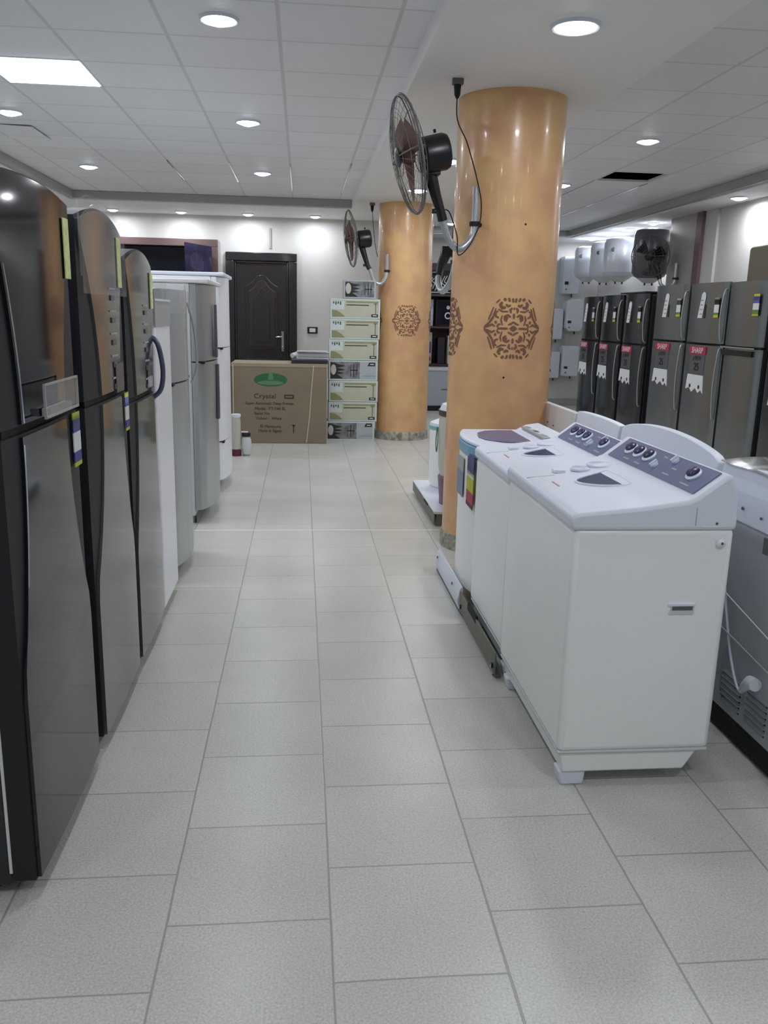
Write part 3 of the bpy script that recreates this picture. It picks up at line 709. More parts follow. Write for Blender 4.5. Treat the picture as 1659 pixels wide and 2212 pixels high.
# ================================================================== BIG CARTON, FRAMES, CARTON STACK
r = root('cardboard_carton', 'large brown cardboard carton with a green oval logo below the dark door', 'carton', (-.255, 9.58, 0))
b = MB(); b.box(-.53, .535, 0, .62, 0, .885, 'card'); b.build('box_body', r, .006)
b = MB(); b.box(-.532, .537, -.002, .62, .885, .9, 'cardtop'); b.box(-.532, .537, -.004, .0, .862, .885, 'cardtop'); b.build('lid_flap', r, .004)
b = MB(); b.tube([(.385, -.004, .885), (.36, -.004, .6), (.34, -.004, .3), (.305, -.004, .01)], .005, 'strap', 4); b.tube([(-.51, -.004, .885), (-.515, -.004, .01)], .005, 'strap', 4); b.build('strap', r)
b = MB()
ov = [(.185*math.cos(2*PI*i/32), .072*math.sin(2*PI*i/32)) for i in range(32)]
b.prism([(x-.095, z+.72) for x, z in ov], 'y', -.003, 0, 'inkgreen')
b.prism([(x*.78-.095, z*.35+.685) for x, z in ov], 'y', -.004, -.003, 'inkpale'); b.prism([(-.125, .72), (-.065, .72), (-.075, .80), (-.115, .80)], 'y', -.004, -.001, 'inkpale')
b.build('green_logo', r)
RX = (PI/2, 0, 0)
text('printed_text', r, 'Crystal', .075, (-.16, -.002, .535), RX, 'ink', sx=1.15)
b = MB(); b.box(.055, .165, -.003, 0, .51, .555, 'ink'); b.box(.07, .15, -.004, -.003, .525, .54, 'card'); b.build('printed_block', r)
for s, z, x, sz in (('Super Automatic Deep Freezer', .455, -.105, .043), ('Model : FT-548 SL', .395, -.1, .047), ('Serial No.', .34, -.19, .045), ('Colour :  White', .285, -.12, .044), ('El Mansoura', .195, -.1, .047), ('Made in Egypt', .145, -.105, .047)):
    text('printed_text', r, s, sz, (x, -.002, z), RX, 'ink')
b = MB(); b.box(.155, .165, -.003, 0, .12, .21, 'ink'); b.prism([(.135, .215), (.185, .215), (.16, .195)], 'y', -.003, 0, 'ink'); b.build('printed_mark', r)

o = bx('dark_board', None, -.12, .29, 9.62, 10.1, .9, .945, 'darkside', .004); tag(o, 'dark flat board lying on the right end of the brown carton', 'board')
r = root('window_frame_kit', 'white frame with a tube rolled in film lying on the dark board', 'frame', (.085, 9.8, .945))
b = MB(); b.box(-.15, .22, 0, .03, 0, .085, 'pwhite'); b.box(-.13, .22, -.006, 0, .02, .065, 'lgrey'); b.box(-.13, .22, -.008, 0, .06, .07, 'heatergrey'); b.build('frame_profile', r, .004)
b = MB(); b.tube([(-.2, -.02, .035), (-.11, .06, .06)], .028, 'pwhite', 12); b.tube([(-.14, -.01, .085), (.2, -.0, .085)], .008, 'pwhite', 8); b.build('film_roll', r)

def carton(kind, x, y, z, w, h, lab, dep=.3):
    r = root('fan_carton', lab, 'carton', (x, y, z), 0, 'stacked fan cartons beside the far pillar')
    bx('box_body', r, -w/2, w/2, 0, dep, 0, h-.004, 'cartonwhite' if kind != 'top' else 'cartongrey', .003)
    b = MB(); e = .018
    if kind == 'stripe':
        b.box(-w/2+e, w/2-e, -.002, 0, e, h-e, 'cartonyellow')
        b.box(-w/2+e, -w/2+.16, -.003, -.002, h*.45, h-e-.01, 'cartonwhite')
        b.prism([(-w/2+e, e), (-w/2+.17, e), (-w/2+.13, h*.25), (-w/2+.07, h*.4), (-w/2+e, h*.42)], 'y', -.003, -.002, 'olive')
        b.box(-w/2+.18, w/2-.02, -.003, -.002, h-.045, h-.03, 'olive'); b.box(-w/2+.18, w/2-.13, -.004, -.002, h-.075, h-.066, 'photo1')
        b.box(w/2-.056, w/2-.05, -.004, -.002, e+.01, h-.05, 'ink'); b.box(w/2-.075, w/2-.03, -.004, -.002, h-.06, h-.045, 'olive')
        b.box(w/2-.1, w/2-.025, -.005, -.002, .022, .052, 'photo1'); b.box(w/2-.085, w/2-.04, -.006, -.005, .032, .042, 'lwhite')
        for i in range(4): b.box(-w/2+.03+i*.026, -w/2+.045+i*.026, -.004, -.003, h-.06-.012*(i % 2), h-.035, 'heatergrey')
    else:
        b.box(-w/2+e, w/2-e, -.002, 0, e, h-e, 'cartongrey')
        ww = w
        b.prism([(-ww/2+.02, .02), (-ww/2+.17, .02), (-ww/2+.1, h*.3), (-ww/2+.18, h*.36), (-ww/2+.1, h*.45), (-ww/2+.2, h*.52), (-ww/2+.1, h*.62), (-ww/2+.2, h*.72), (-ww/2+.12, h*.78), (-ww/2+.06, h-.03), (-ww/2+.02, h-.03)], 'y', -.003, -.002, 'photo1')
        b.prism([(-ww/2+.055+.032*math.cos(2*PI*i/16), h*.53+.06*math.sin(2*PI*i/16)) for i in range(16)], 'y', -.004, -.003, 'cream')
        cx = -ww/2+.29 if kind == 'photo' else ww/2-.09
        b.box(cx-.004, cx+.006, -.004, -.002, .04, h-.04, 'photo1'); b.box(cx-.04, cx+.05, -.004, -.002, h*.48, h*.53, 'photo1'); b.box(-ww/2+.02, ww/2-.02 if kind == 'top' else -ww/2+.36, -.0025, -.002, .02, h-.02, 'cartonphoto'); b.prism([(cx-.045, h*.2), (cx-.03, h*.2), (cx-.025, h*.8), (cx-.04, h*.75)], 'y', -.003, -.002, 'heatergrey'); b.prism([(cx+.02, h*.3), (cx+.04, h*.25), (cx+.045, h*.75), (cx+.03, h*.8)], 'y', -.003, -.002, 'heatergrey')
        if kind == 'photo':
            b.prism([(w/2-.12, h-.065), (w/2-.03, h-.065), (w/2-.03, h-.025), (w/2-.1, h-.025)], 'y', -.004, -.002, 'photo1'); b.box(w/2-.17, w/2-.03, -.003, -.002, .05, .06, 'teal'); b.box(w/2-.14, w/2-.04, -.003, -.002, .075, .08, 'lgrey')
            b.box(w/2-.09, w/2-.045, -.005, -.004, h-.05, h-.04, 'lwhite')
    b.build('printed_face', r)
    return r
zz = [0, .2275, .456, .703, .937, 1.174, 1.407, 1.629]
xs = [.567, .592, .598, .593, .596, .607, .607]
kinds = ['photo', 'stripe', 'stripe', 'photo', 'stripe', 'stripe', 'stripe']
ords = ['bottom fan carton, with a dark photo print, on the floor', 'second fan carton from the floor, straw-yellow print', 'third fan carton from the floor, greyer print', 'fourth fan carton, with a dark photo print, mid stack', 'fifth fan carton from the floor, just above the mid photo carton', 'sixth fan carton from the floor, straw-yellow print', 'seventh fan carton, straw-yellow, directly under the narrow top one']
for i in range(7):
    carton(kinds[i], xs[i], 9.86+(.004 if i % 2 else 0), zz[i], .57, zz[i+1]-zz[i], ords[i], .3 if abs(xs[i]-.567) < .01 else .3)
carton('top', .655, 9.87, 1.629, .37, .21, 'narrow fan carton on top of the carton stack, under the far fan', .2)

# ================================================================== TWIN-TUB WASHERS (front row)
def wash_body(r, w, D, H, mat_body='whitebody', taper=.012):
    b = MB(); z0, z1 = .125, H-.045
    b.prism([(0, z1), (-.0, z0), (D, z0), (D-.0, z1)], 'x', -w/2, w/2, mat_body); b.build('body', r, .02, 3)
    b = MB(); b.prism([(.025, .05), (.012, z0), (D-.03, z0), (D-.075, .05)], 'x', -w/2+.012, w/2-.012, mat_body); b.box(-w/2+.003, w/2-.003, .003, D-.003, z0-.008, z0+.004, 'greywhite'); b.build('base_skirt', r, .008)
    for sx, sy2, s in ((-1, .06, 1), (1, .06, 1), (-1, D-.14, .7), (.25, D-.14, .6)):
        b = MB(); b.prism([(-.045*s, .05), (.045*s, .05), (.04*s, .0), (-.035*s, .0)], 'x', -.03, .03, 'white'); b.build('foot', r, .006, loc=(sx*(w/2-.05), sy2, 0))
def twin_tub(X, y, w, H, lab, mirror=False):
    r = root('twin_tub_washer', lab, 'washing machine', (X, y, 0), -PI/2, 'white twin-tub washing machines in the front row')
    D = .5; wash_body(r, w, D, H)
    prof = [(-.008, H-.05), (-.012, H-.012), (.0, H), (.02, H+.004), (.2, H+.02), (.34, H+.04), (.365, H+.05), (.455, H+.118), (.475, H+.118), (.495, H+.06), (.5, H-.02), (.5, H-.05)]
    b = MB(); b.prism(prof, 'x', -w/2-.006, w/2+.006, 'white'); b.build('top_deck', r, .012, 3)
    # control panel on the slope
    a = math.atan2(.068, .09); T = Matrix.Translation((0, .41, H+.0865)) @ Matrix.Rotation(a, 4, 'X')
    b = MB(); b.box(-w/2+.05, w/2-.03, -.052, .052, -.001, .0025, 'panelblue'); cp_ = b.build('control_panel', r, tf=T)
    # local +x points toward the camera, far end is -x
    for kx in (-w/2+.16, -w/2+.24, -w/2+.325, w/2-.13):
        b = MB(); b.lathe([(.032, .0025), (.033, .008), (.027, .01)], (kx, .008, 0), 'white', 24, 'z', 1, .8); b.lathe([(.027, .006), (.026, .016), (.02, .02), (0, .021)], (kx-.005, .012, 0), 'navy', 24, 'z', 1, .8)
        b.build('knob', r, tf=T)
    for kx, ky in ((-w/2+.42, -.015), (-w/2+.5, .03)):
        b = MB(); b.lathe([(.012, .002), (.012, .01), (0, .012)], (kx, ky, 0), 'white', 14); b.box(kx-.004, kx+.004, ky-.014, ky+.014, .008, .02, 'white'); b.build('selector_tap', r, tf=T)
    b = MB()
    for kx, ky, ww in ((-w/2+.2, -.036, .05), (-w/2+.3, -.036, .05), (w/2-.26, .0, .035), (w/2-.27, -.03, .05), (w/2-.12, -.036, .06), (-w/2+.42, .03, .03)):
        b.box(kx-ww/2, kx+ww/2, ky-.003, ky+.003, .0025, .0032, 'lgrey')
    b.build('panel_print', r, tf=T)
    # spin-tub window in the near half, lid seams
    b = MB()
    s = 1
    half = [(-.145, .08), (-.115, .04), (-.06, -.04), (-.02, -.075), (.03, -.07), (.08, -.03), (.105, .02), (.11, .06), (.07, .08), (-.04, .085)]
    slope = lambda yy: H+.004+(yy-.02)*.089
    pts = [(.0+x*w/.8, .21+yy) for x, yy in half]
    vs = [(x, yy, slope(yy)+.003) for x, yy in pts]+[(x, yy, slope(yy)-.01) for x, yy in pts]; n = len(pts)
    b.add(vs, [tuple(range(n))]+[(i, n+i, n+(i+1) % n, (i+1) % n) for i in range(n)], 'smoke'); b.build('spin_lid_window', r)
    b = MB(); b.tube(smooth([(pts[i % n][0]*1.0, pts[i % n][1], slope(pts[i % n][1])+.002) for i in range(n+1)], 3), .005, 'white', 6); b.build('window_rim', r)
    b = MB()
    def cup(x, yy, rr): b.lathe([(rr, .0), (rr*1.05, .008), (rr*.85, .012), (rr*.7, .004), (0, .002)], (x, yy, slope(yy)), 'white', 20)
    cup(-.24*w/.8, .3, .05); cup(-.2*w/.8, .21, .035); b.box(-.2*w/.8-.02, -.2*w/.8+.02, .11, .15, slope(.13), slope(.13)+.01, 'white'); b.build('water_inlet', r)
    b = MB(); b.tube([(-.15*w/.8, .0, slope(0)), (-.15*w/.8, .1, slope(.1))], .0012, 'lgrey', 5); b.build('lid_joint', r)
    b = MB(); b.box(-.05, .03, .06, .066, slope(.06)+.0, slope(.06)+.0015, 'lpink'); b.build('warning_print', r)
    # side details on the near cheek
    b = MB(); b.prism([(.315, .585), (.395, .585), (.395, .615), (.325, .615)], 'x', w/2+.0, w/2+.004, 'greywhite'); b.box(w/2+.0, w/2+.006, .312, .398, .612, .619, 'white'); b.box(w/2+.001, w/2+.005, .325, .39, .598, .61, 'heatergrey'); b.build('carry_grip', r)
    b = MB(); b.lathe([(.014, 0), (.014, .008), (.006, .014), (0, .014)], (w/2, .455, H-.09), 'white', 14, 'x'); b.lathe([(.004, .0), (.004, .0165)], (w/2, .455, H-.088), 'heatergrey', 8, 'x'); b.build('hose_hook', r)
    b = MB(); b.box(w/2+.004, w/2+.0075, .368, .37, H-.035, H+.02, 'lgrey'); b.box(w/2+.004, w/2+.0075, .39, .45, H-.04, H-.038, 'lwhite'); b.lathe([(.004, .0055), (.004, .008)], (w/2, .435, H-.028), 'heatergrey', 8, 'x'); b.build('end_cap', r)
    return r
M1 = twin_tub(.80, 2.735, .8, .9, 'nearest white twin-tub washer with a blue-grey panel, facing the aisle')
M2 = twin_tub(.815, 3.50, .66, .868, 'middle white twin-tub washer squeezed behind the nearest one')

r = root('washing_machine', 'smaller white washer with a pale blue front rim and energy label', 'washing machine', (.82, 4.19, 0), -PI/2)
w = .60
b = MB()
def ff(u, v): return ((2*u-1)*w/2, .0+.05*(abs(2*u-1))**2.2, .1+.69*v)
b.sheet(ff, 14, 2, 'whitebody', (0, .46, 0)); b.build('body', r, .006)
bx('rear_body', r, -w/2, w/2, .06, .5, .1, .8, 'whitebody', .01)
b = MB(); b.sheet(lambda u, v: ((2*u-1)*(w/2+.004), -.008+.052*(abs(2*u-1))**2.2, .785+.055*v), 14, 2, 'teal', (0, .08, 0)); b.build('front_rim', r, .004)
b = MB(); out = [((2*i/12-1)*(w/2+.006), -.004+.052*abs(2*i/12-1)**2.2) for i in range(13)]+[(w/2+.006, .5), (-w/2-.006, .5)]
b.prism(out, 'z', .84, .862, 'white'); b.build('top_deck', r, .01, 3)
b = MB(); b.prism([(.34, .86), (.4, .89), (.47, .9), (.5, .88), (.5, .86)], 'x', -w/2, w/2, 'white'); b.build('control_panel', r, .006)
b = MB()
b.box(-w/2+.06, w/2-.1, .36, .43, .878, .888, 'lgrey')
for i in range(5): b.box(-w/2+.08+i*.08, -w/2+.12+i*.08, .375, .42, .887, .889, ['teal', 'lwhite', 'heatergrey', 'lwhite', 'teal'][i])
b.build('panel_print', r)
b = MB(); lid = [(-.17, .14), (-.1, .09), (.03, .07), (.12, .09), (.2, .16), (.23, .28), (.22, .3), (-.2, .3), (-.2, .22)]
b.prism(lid, 'z', .862, .872, 'violet'); b.build('lid_window', r, .006)
label(r, 'photo_sticker', -.02, .66, .16, .2, -.004, [(.35, 'lgrey'), (.65, 'panelblue')], None)
label(r, 'energy_label', .19, .67, .16, .26, .006, [(.33, 'lblue'), (.1, 'lwhite'), (.27, 'lyel'), (.22, 'lred'), (.08, 'photo1')], 'coloured energy label')

# metal floor stands under the two rear washers
r = root('appliance_stand', 'low olive-grey steel stand with bolts under the middle washer', 'stand', (.79, 3.56, 0), -PI/2)
b = MB(); b.box(-.40, .40, 0, .006, .012, .115, 'stand'); b.box(-.40, .40, 0, .03, .012, .018, 'stand'); b.build('front_rail', r, .003)
for x in (-.36, .36):
    b = MB(); b.lathe([(.012, -.006), (.012, 0)], (x, 0, .045), 'black', 10, 'y'); b.lathe([(.007, -.009), (.007, -.006)], (x, 0, .043), 'chrome', 8, 'y'); b.build('bolt', r)
    b = MB(); b.lathe([(.014, 0), (.014, .014)], (x, .016, 0), 'black', 12); b.build('foot', r)
b = MB(); b.box(-.2, .0, -.0, .01, .09, .125, 'blackmat'); b.build('caster_slot', r)
r = root('appliance_stand', 'white plastic skid base under the pale blue rimmed washer', 'stand', (.79, 4.33, 0), -PI/2)
b = MB(); b.prism([(0, .012), (-.01, .06), (.003, .12), (.012, .13), (.018, .13), (.018, .012)], 'x', -.36, .36, 'white'); b.build('skid', r, .01)
b = MB(); b.box(-.36, .36, .0, .018, .0, .014, 'black'); b.build('rubber_strip', r)
b = MB(); b.lathe([(.008, -.014), (.008, -.008)], (-.28, 0, .1), 'heatergrey', 8, 'y'); b.lathe([(.008, -.014), (.008, -.008)], (.2, 0, .1), 'heatergrey', 8, 'y'); b.build('screw', r)

# two small washers beyond the near pillar, on a metal stand
r = root('appliance_stand', 'long pale steel stand behind the near pillar carrying two small washers', 'stand', (.93, 6.3, 0), -PI/2)
b = MB(); b.box(-.58, .58, 0, .45, .09, .11, 'white'); b.box(-.58, .58, 0, .008, .02, .1, 'stand'); b.build('deck', r, .003)
for x in (-.54, .54):
    for yy in (.04, .4):
        b = MB(); b.box(x-.02, x+.02, yy-.02, yy+.02, 0, .1, 'stand'); b.build('leg', r)
b = MB(); b.box(.1, .28, -.004, .0, .085, .1, 'blackmat'); b.build('clip', r)
r = root('small_washer', 'small white tub washer with a green rim at the far end of the stand', 'washing machine', (1.0, 6.63, .11), -PI/2)
b = MB(); b.lathe([(.17, 0), (.19, .02), (.2, .42), (.2, .47)], (0, .22, 0), 'whitebody', 32); b.build('tub', r)
b = MB(); b.lathe([(.204, .47), (.208, .5), (.203, .5)], (0, .22, 0), 'green', 32); b.build('rim', r)
b = MB(); b.lathe([(.2, .5), (.195, .52), (.12, .55), (0, .56)], (0, .22, 0), 'white', 32); b.build('lid', r)
r = root('small_washer', 'cream tub washer with a brown rim and mauve base on the stand, nearer the pillar', 'washing machine', (.97, 6.0, .11), -PI/2)
b = MB(); b.lathe([(.2, .2), (.215, .28), (.22, .6), (.215, .65)], (0, .24, 0), 'cream', 32); b.build('tub', r)
b = MB(); b.lathe([(.2, .0), (.2, .04), (.215, .2), (.2, .22)], (0, .24, 0), 'purple', 32); b.build('base_ring', r)
b = MB(); b.lathe([(.222, .65), (.226, .69), (.215, .69)], (0, .24, 0), 'brown', 32); b.build('rim', r)
b = MB(); b.lathe([(.218, .69), (.2, .73), (.1, .76), (0, .765)], (0, .24, 0), 'white', 32); b.build('lid', r)
b = MB(); b.tube(smooth([(-.03, .012, .56), (-.05, .008, .45), (-.02, .01, .38), (.02, .01, .45), (.0, .012, .56)]), .004, 'inkpale', 6); b.build('side_print', r)

# ================================================================== BACK-TO-BACK ROW (backs towards us)
def back_washer(y0, y1, hump, lab, tint='white', cord=False, wrap=True, top=.95):
    w = y1-y0; yc = (y0+y1)/2
    r = root('twin_tub_washer', lab, 'washing machine', (2.0, yc, 0), PI/2, 'film-wrapped washers seen from behind')
    # local: front at y=0 (towards +X), back at y=.5
    b = MB(); b.box(-w/2+.012, w/2-.012, .02 if cord else .13, .488, .09, .79, 'zinc'); b.build('body', r, .015)
    b = MB(); b.box(-w/2+.02, w/2-.02, .03 if cord else .14, .478, .012, .092, 'blackmat'); b.build('base_frame', r)
    for sx in (-1, 1):
        for yy in (.16, .43):
            b = MB(); b.lathe([(.02, 0), (.02, .015)], (sx*(w/2-.08), yy, 0), 'black', 10); b.build('foot', r)
    b = MB()
    def fn(u, v):
        x = (2*u-1)*w/2; c = max(0., math.cos(PI/2*(2*u-1)*1.0))**.55
        zt = top+hump*c; z = .79+(zt-.79)*v; return (x, .5-.012*v*v, z)
    b.sheet(fn, 24, 5, tint, (0, -.035, 0)); b.build('rear_panel', r, .004)
    b = MB(); ds = 0 if cord else .09; b.prism([(0 if cord else .12, .75), (0 if cord else .12, .86-ds), (.16, .88-ds), (.465, .93-ds), (.465, .75)], 'x', -w/2+.001, w/2-.001, 'whitebody'); b.build('top_deck', r, .006)
    b = MB(); b.box(-w/2+.04, w/2-.04, .18, .44, .915-ds, .94-ds, 'inox'); b.build('lid', r, .008)
    # louvres in the lower back: two columns of slots
    b = MB()
    for cx in (w/2-.235, w/2-.40):
        for i in range(6):
            z = .135+i*.021; b.prism([(.488, z), (.497, z+.002), (.488, z+.012)], 'x', cx-.065, cx+.065, 'silver')
            b.box(cx-.065, cx+.065, .487, .4892, z-.006, z, 'blackmat')
    b.build('louvres', r)
    b = MB(); b.tube(smooth([(w/2-.17, .492, .34), (w/2-.165, .494, .18), (w/2-.185, .494, .14)]), .004, 'silver', 6)
    b.lathe([(.006, .0), (.006, .004)], (w/2-.19, .502, .842), 'heatergrey', 8, 'y'); b.lathe([(.005, 0), (.005, .004)], (w/2-.31, .502, .835), 'heatergrey', 8, 'y'); b.box(w/2-.35, w/2-.32, .488, .4905, .72, .775, 'photo1'); b.build('rear_fittings', r)
    if wrap:
        b = MB()
        b.sheet(lambda u, v: ((2*u-1)*(w/2+.004), .503+.003*math.sin(23*u+7*v), .25+(.55)*v), 14, 8, 'clear', (0, .002, 0)); 
        b.tube([(-w/2, .512, .52), (-.05, .512, .47), (w/2, .51, .56)], .0025, 'lwhite', 5); b.tube([(-w/2, .512, .3), (-.1, .512, .36), (w/2, .51, .42)], .003, 'lgrey', 5)
        b.build('film_wrap', r)
    if cord:
        b = MB(); b.sheet(lambda u, v: ((2*u-1)*w/2, .5-.3*v, .974+.012*math.sin(PI*min(1, v*1.1))+.003*math.sin(19*u)), 12, 8, 'hood', (0, 0, .003)); b.tube([(-w/2+.02*i, .2, .976+.003*math.sin(i)) for i in range(int(w/.02)+1)], .0035, 'lwhite', 6); b.build('film_hood', r)
        b = MB(); b.tube(smooth([(.33, .5, .66), (.283, .505, .565), (.237, .507, .451), (.19, .508, .348), (.14, .508, .266), (.095, .508, .228), (.07, .51, .25)]), .0045, 'white', 8); cd = b.build('power_cord', r)
        b = MB(); b.tube([(.08, .512, .236), (.045, .516, .275), (.02, .517, .295), (-.01, .517, .3)], [.009, .018, .024, .022], 'white', 12); b.build('plug', cd)
    return r
back_washer(2.02, 2.85, .02, 'nearest film-wrapped washer seen from behind, white plug and louvres on its grey back', cord=True, top=.965)
back_washer(2.89, 3.84, .06, 'film-wrapped washer from behind with a tall curved white back panel', top=.96)
back_washer(3.88, 4.50, .01, 'narrow film-wrapped washer from behind, left of the curved white one', top=.965)
back_washer(4.54, 5.20, .0, 'farthest film-wrapped washer from behind, at the near pillar', 'pwhite', top=.95)

# ================================================================== RIGHT ROW OF FRIDGES
def right_fridge(y0, y1, H, seam, lab, face='inoxdark', stickers=True, side='darkframe', bars=True, grp='two-door fridges along the right wall'):
    w = y1-y0; r = root('refrigerator', lab, 'refrigerator', (3.6, (y0+y1)/2, 0), -PI/2, grp)
    # local +x -> -Y (towards the camera)
    bx('cabinet', r, -w/2, w/2, .07, .7, .03, H-.01, side, .01)
    for nm, z0, z1 in (('lower_door', .06, seam-.01), ('upper_door', seam+.01, H)):
        bowed_door(r, nm, w, z0, z1, .026, .018, face, .065)
    b = MB(); b.box(-w/2+.01, w/2-.01, .03, .07, seam-.01, seam+.01, 'blackmat'); b.build('hinge_strip', r)
    if bars:
        for z0, z1, bz in ((seam-.65, seam-.03, -1), (seam+.03, H-.06, 1)):
            x = w/2-.016; pts = [(x, .04, z0), (x, .012, z0+.03), (x, -.004, (z0+z1)/2), (x, .012, z1-.03), (x, .04, z1)]
            b = MB(); b.tube(smooth(pts), .0065, 'silver', 8); b.build('door_handle', r)
    if stickers:
        s = w/.72; q = -.07 if H < 1.77 else 0.
        X = lambda v: v*s+q
        b = MB(); b.box(X(-.18), X(.14), -.004, .012, seam-.095, seam-.025, 'lred'); b.build('brand_sticker', r)
        text('brand_text', r, 'SHARP', .075, (X(-.02), -.006, seam-.062), (PI/2, 0, 0), 'lwhite')
        b = MB(); b.box(X(-.17), X(.13), -.0, .012, seam-.27, seam-.1, 'heatergrey'); b.build('info_sticker', r)
        text('info_text', r, 'J-TECH', .05, (X(-.02), -.003, seam-.13), (PI/2, 0, 0), 'photo1'); text('info_text', r, '25', .1, (X(-.02), -.003, seam-.21), (PI/2, 0, 0), 'photo1')
        b = MB(); b.prism([(X(-.18), seam-.28), (X(.13), seam-.28), (X(.15), seam-.44), (X(.11), seam-.41), (X(.06), seam-.44), (X(0), seam-.4), (X(-.07), seam-.44), (X(-.13), seam-.4), (X(-.2), seam-.42)], 'y', -.001, .014, 'lwhite')
        for xx in (-.11, .07): b.lathe([(.018, -.003), (.018, -.001)], (X(xx), 0, seam-.385), 'photo1', 12, 'y')
        b.build('feature_tag', r)
        zz_ = (seam+H)/2+.08
        b = MB(); b.prism([(X(-.09), zz_-.12), (X(.0), zz_-.12), (X(.04), zz_+.07), (X(.03), zz_+.1), (X(-.01), zz_+.11), (X(-.04), zz_+.09)], 'y', -.006, -.003, 'lwhite')
        for i in range(4): b.box(X(-.05), X(.0), -.0075, -.006, zz_-.09+i*.04, zz_-.078+i*.04, 'lgrey')
        b.box(X(.03), X(.05), -.004, .005, zz_-.12, zz_, 'photo1'); b.build('hang_tag', r)
        label(r, 'energy_label', X(.245)-q*.3, zz_-.03, .085*s, .17, .004, [(.1, 'lgrey'), (.25, 'photo1'), (.4, 'lwhite'), (.12, 'lgreen'), (.13, 'lyel')], 'white and yellow energy label')
    return r
right_fridge(10.27, 10.9, 1.735, 1.205, 'rearmost dark steel fridge of the right row, beside the small heaters')
right_fridge(9.54, 10.2, 1.74, 1.205, 'second dark steel fridge from the rear of the right row')
right_fridge(8.8, 9.46, 1.74, 1.205, 'third dark steel fridge, last of the shorter right-row ones')
right_fridge(7.88, 8.62, 1.805, 1.27, 'taller steel fridge just in front of the three shorter ones', 'inox')
right_fridge(7.12, 7.83, 1.80, 1.265, 'steel fridge with a pink sticker directly left of the plain one', 'inox')
fr = right_fridge(6.46, 7.08, 1.79, 1.26, 'plain flat steel fridge without bar handles, blue label top right', 'inox', False, 'darkframe', False)
b = MB(); b.box(-.29, .22, -.004, .03, 1.19, 1.235, 'blackmat'); b.build('handle_recess', fr)
b = MB(); b.box(-.31, .25, -.002, .03, 1.25, 1.262, 'chrome'); b.build('trim_strip', fr)
label(fr, 'energy_label', .2, 1.6, .09, .17, -.0, [(.12, 'lyel'), (.3, 'lblue'), (.3, 'lwhite'), (.2, 'lgreen'), (.08, 'lyel')], 'blue white and green energy label')
right_fridge(5.72, 6.38, 1.79, 1.26, 'dark fridge cut off by the right picture edge', 'inoxdark')
# rest of the row, outside the frame but mirrored in the left-hand doors
# olive board on top of the fridges
o = bx('cardboard_box', None, 3.98, 4.4, 6.8, 7.5, 1.795, 2.12, 'olivebox', .03, 3); tag(o, 'olive-grey rounded box on top of the plain steel fridge at the right edge', 'box')
o = bx('tray', None, 3.62, 4.1, 8.86, 9.6, 1.745, 1.762, 'black', .004); tag(o, 'thin black tray on top of the third dark steel fridge', 'tray')

# ================================================================== WATER HEATERS
def heater(x, y, z0, z1, R, lab, m='heater', grp='round water heaters on the right wall'):
    r = root('water_heater', lab, 'water heater', (x, y, z0), PI/2*0, grp)
    h = z1-z0
    b = MB(); b.lathe([(0, .0), (R*.45, .012), (R*.85, .05), (R, .1), (R, h-.07), (R*.9, h-.02), (R*.6, h), (0, h+.004)], (0, 0, 0), m, 36); b.build('tank', r)
    b = MB(); b.lathe([(R*.3, -.03), (R*.5, .0), (R*.7, .03)], (0, 0, 0), 'greywhite', 24); b.build('bottom_cap', r)
    for s in (-.05, .05):
        b = MB(); b.tube([(s, 0, 0), (s, 0, -.06)], .012, 'black', 8); b.build('pipe_stub', r)
    b = MB(); b.box(-.0, 4.95-x, -.03, .03, h*.6, h*.68, 'greywhite'); b.build('wall_bracket', r)
    b = MB(); b.lathe([(.03, 0), (.03, .02), (0, .024)], (-R*.7, -R*.72, h*.7), 'black', 12, 'y'); b.build('thermostat', r)
    return r
heater(4.50, 12.05, 2.02, 2.59, .235, 'largest white round water heater, left of the black fan')
heater(4.52, 12.75, 2.03, 2.59, .215, 'white water heater with a dark underside, second behind the largest')
heater(4.52, 13.55, 2.07, 2.58, .2, 'third white round water heater, between the tall slim and the dark-bottomed one')
heater(4.53, 11.05, 1.97, 2.62, .225, 'grey round water heater behind the black wall fan', 'heatergrey')
def wall_heater(x, z0, z1, w, lab, dep=.22, oct=False, y=14.2):
    r = root('small_water_heater', lab, 'water heater', (x, y, z0), 0, 'small square water heaters on the far wall')
    h = z1-z0; c = .06 if oct else .02
    b = MB(); b.prism([(-w/2+c, 0), (w/2-c, 0), (w/2, c), (w/2, h-c), (w/2-c, h), (-w/2+c, h), (-w/2, h-c), (-w/2, c)], 'y', -dep, 0, 'heater'); b.build('case', r, .015, 3)
    b = MB(); b.box(-w/2+.03, -w/2+.09, -dep-.004, -dep, h*.25, h*.33, 'photo1'); b.lathe([(.012, -dep-.012), (.012, -dep)], (-w/2+.06, 0, h*.12), 'heatergrey', 10, 'y'); b.build('dial', r)
    b = MB(); b.tube([(.05, -dep/2, 0), (.05, -dep/2, -.05)], .012, 'black', 8); b.build('pipe_stub', r)
    return r
wall_heater(4.42, 1.86, 2.46, .28, 'tall slim white water heater on the far wall beside the near pillar')
wall_heater(4.5, 1.26, 1.78, .3, 'white faceted water heater below the round heaters', .3, True)
wall_heater(4.2, 1.12, 1.62, .26, 'square white water heater behind the faceted one, near the pillar')
wall_heater(4.48, .52, 1.02, .28, 'white square water heater low on the far wall beside the dark fridge', .3)
wall_heater(4.2, .48, .92, .24, 'lowest white square water heater, nearest the pillar edge')
o = bx('baseboard_back', None, 2.6, 4.95, 14.185, 14.2, 0, .12, 'mould'); tag(o, kind='structure')

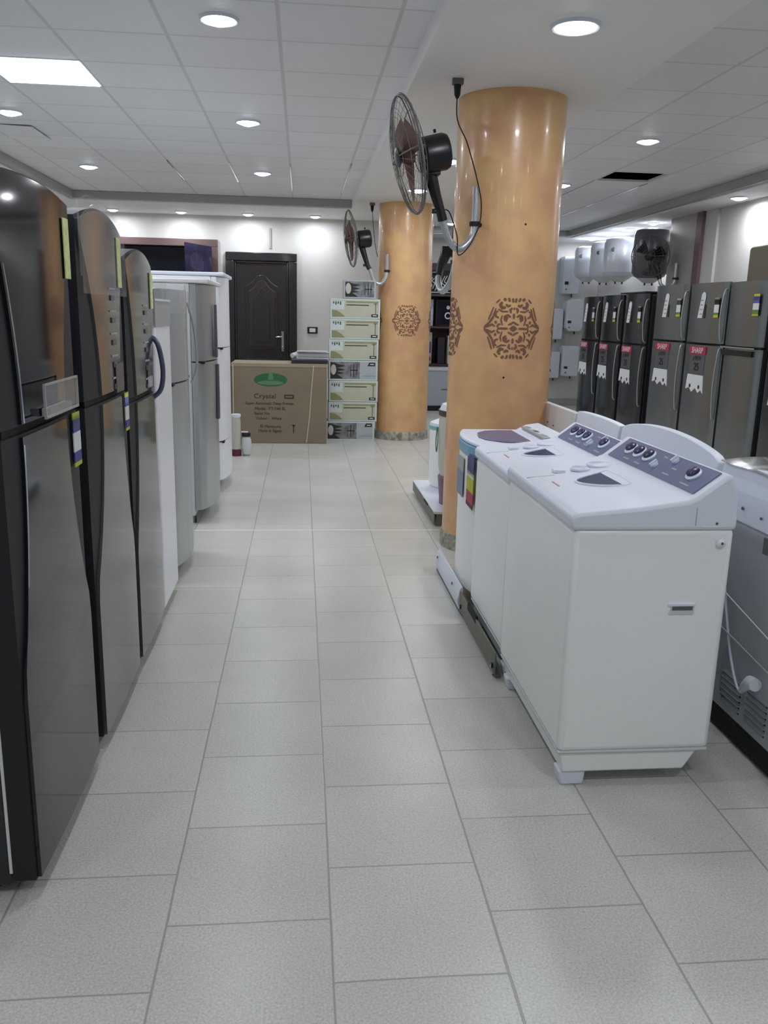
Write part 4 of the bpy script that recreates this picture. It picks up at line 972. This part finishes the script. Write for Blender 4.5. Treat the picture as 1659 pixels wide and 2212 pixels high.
# ================================================================== FAR DISPLAY SEEN BETWEEN THE PILLARS
r = root('display_rack', 'dark brown display rack against the far wall between the pillars', 'rack', (2.25, 14.15, 0))
b = MB()
for x in (-.42, .42): b.box(x-.02, x+.02, -.45, 0, 0, 2.3, 'rackbrown')
b.build('side_posts', r)
for z in (.68, 1.28, 1.78):
    bx('shelf', r, -.42, .42, -.45, 0, z-.015, z+.015, 'rackbrown')
bx('back_board', r, -.42, .42, -.02, 0, .68, 2.3, 'rackbrown')
r = root('calligraphy_plaque', 'black plaque with white flowing lettering on the far rack top shelf', 'plaque', (2.22, 13.9, 1.795))
b = MB(); b.box(-.2, .2, 0, .02, 0, .38, 'blackmat'); b.build('board', r)
b = MB(); random.seed(3)
for i in range(9):
    x = -.16+.04*i; z = .06+random.random()*.05
    b.tube(smooth([(x, -.004, z), (x+.03, -.004, z+.05+random.random()*.05), (x-.01, -.004, z+.12), (x+.035, -.004, z+.17+random.random()*.06)]), .006, 'lwhite', 5)
b.box(-.17, .17, -.005, 0, .03, .042, 'lwhite'); b.tube(smooth([(-.17, -.004, .26), (-.1, -.004, .32), (.0, -.004, .35)]), .005, 'lgrey', 5); b.build('lettering', r)
r = root('television', 'small television with a dark blue screen and white round figure on the far rack', 'television', (2.36, 13.85, 1.295))
bx('bezel', r, -.2, .2, 0, .05, 0, .42, 'black', .006); bx('screen', r, -.18, .18, -.003, 0, .03, .4, 'screen')
b = MB(); b.lathe([(.055, -.006), (.055, -.003)], (.0, 0, .17), 'lwhite', 20, 'y'); b.lathe([(.035, -.007), (.035, -.005)], (.0, 0, .17), 'screen', 20, 'y'); b.lathe([(.03, -.006), (.03, -.003)], (-.0, 0, .3), 'lwhite', 20, 'y'); b.build('screen_picture', r)
o = bx('appliance_box', None, 1.98, 2.12, 13.85, 14.1, 1.295, 1.72, 'bluewhite', .01); tag(o, 'pale blue-white upright box beside the small television on the far rack', 'box')
o = bx('appliance_box', None, 1.95, 2.1, 13.75, 14.0, .695, 1.2, 'lgrey', .01); tag(o, 'grey box with a blue and red side on the lower far shelf', 'box')
label(o, 'colour_print', 2.02, .9, .13, .3, 13.75, [(.6, 'lblue'), (.2, 'lgrey'), (.2, 'lred')])
o = bx('appliance_box', None, 2.2, 2.32, 13.78, 14.0, .695, 1.12, 'photo1', .008); tag(o, 'dark slim box in the middle of the lower far shelf', 'box')
o = bx('appliance_box', None, 2.36, 2.5, 13.74, 14.0, .695, 1.15, 'pwhite', .01); tag(o, 'white box at the right of the lower far shelf', 'box')
r = root('chest_freezer', 'pale blue-grey chest freezer on a black base between the pillars', 'freezer', (2.25, 13.1, 0))
bx('cabinet', r, -.35, .45, 0, .5, .08, .62, 'bluewhite', .015); bx('base', r, -.34, .44, .015, .49, 0, .08, 'black'); bx('lid', r, -.355, .455, -.005, .5, .62, .66, 'greywhite', .01)
bx('nameplate', r, -.08, .08, -.003, 0, .33, .345, 'heatergrey')
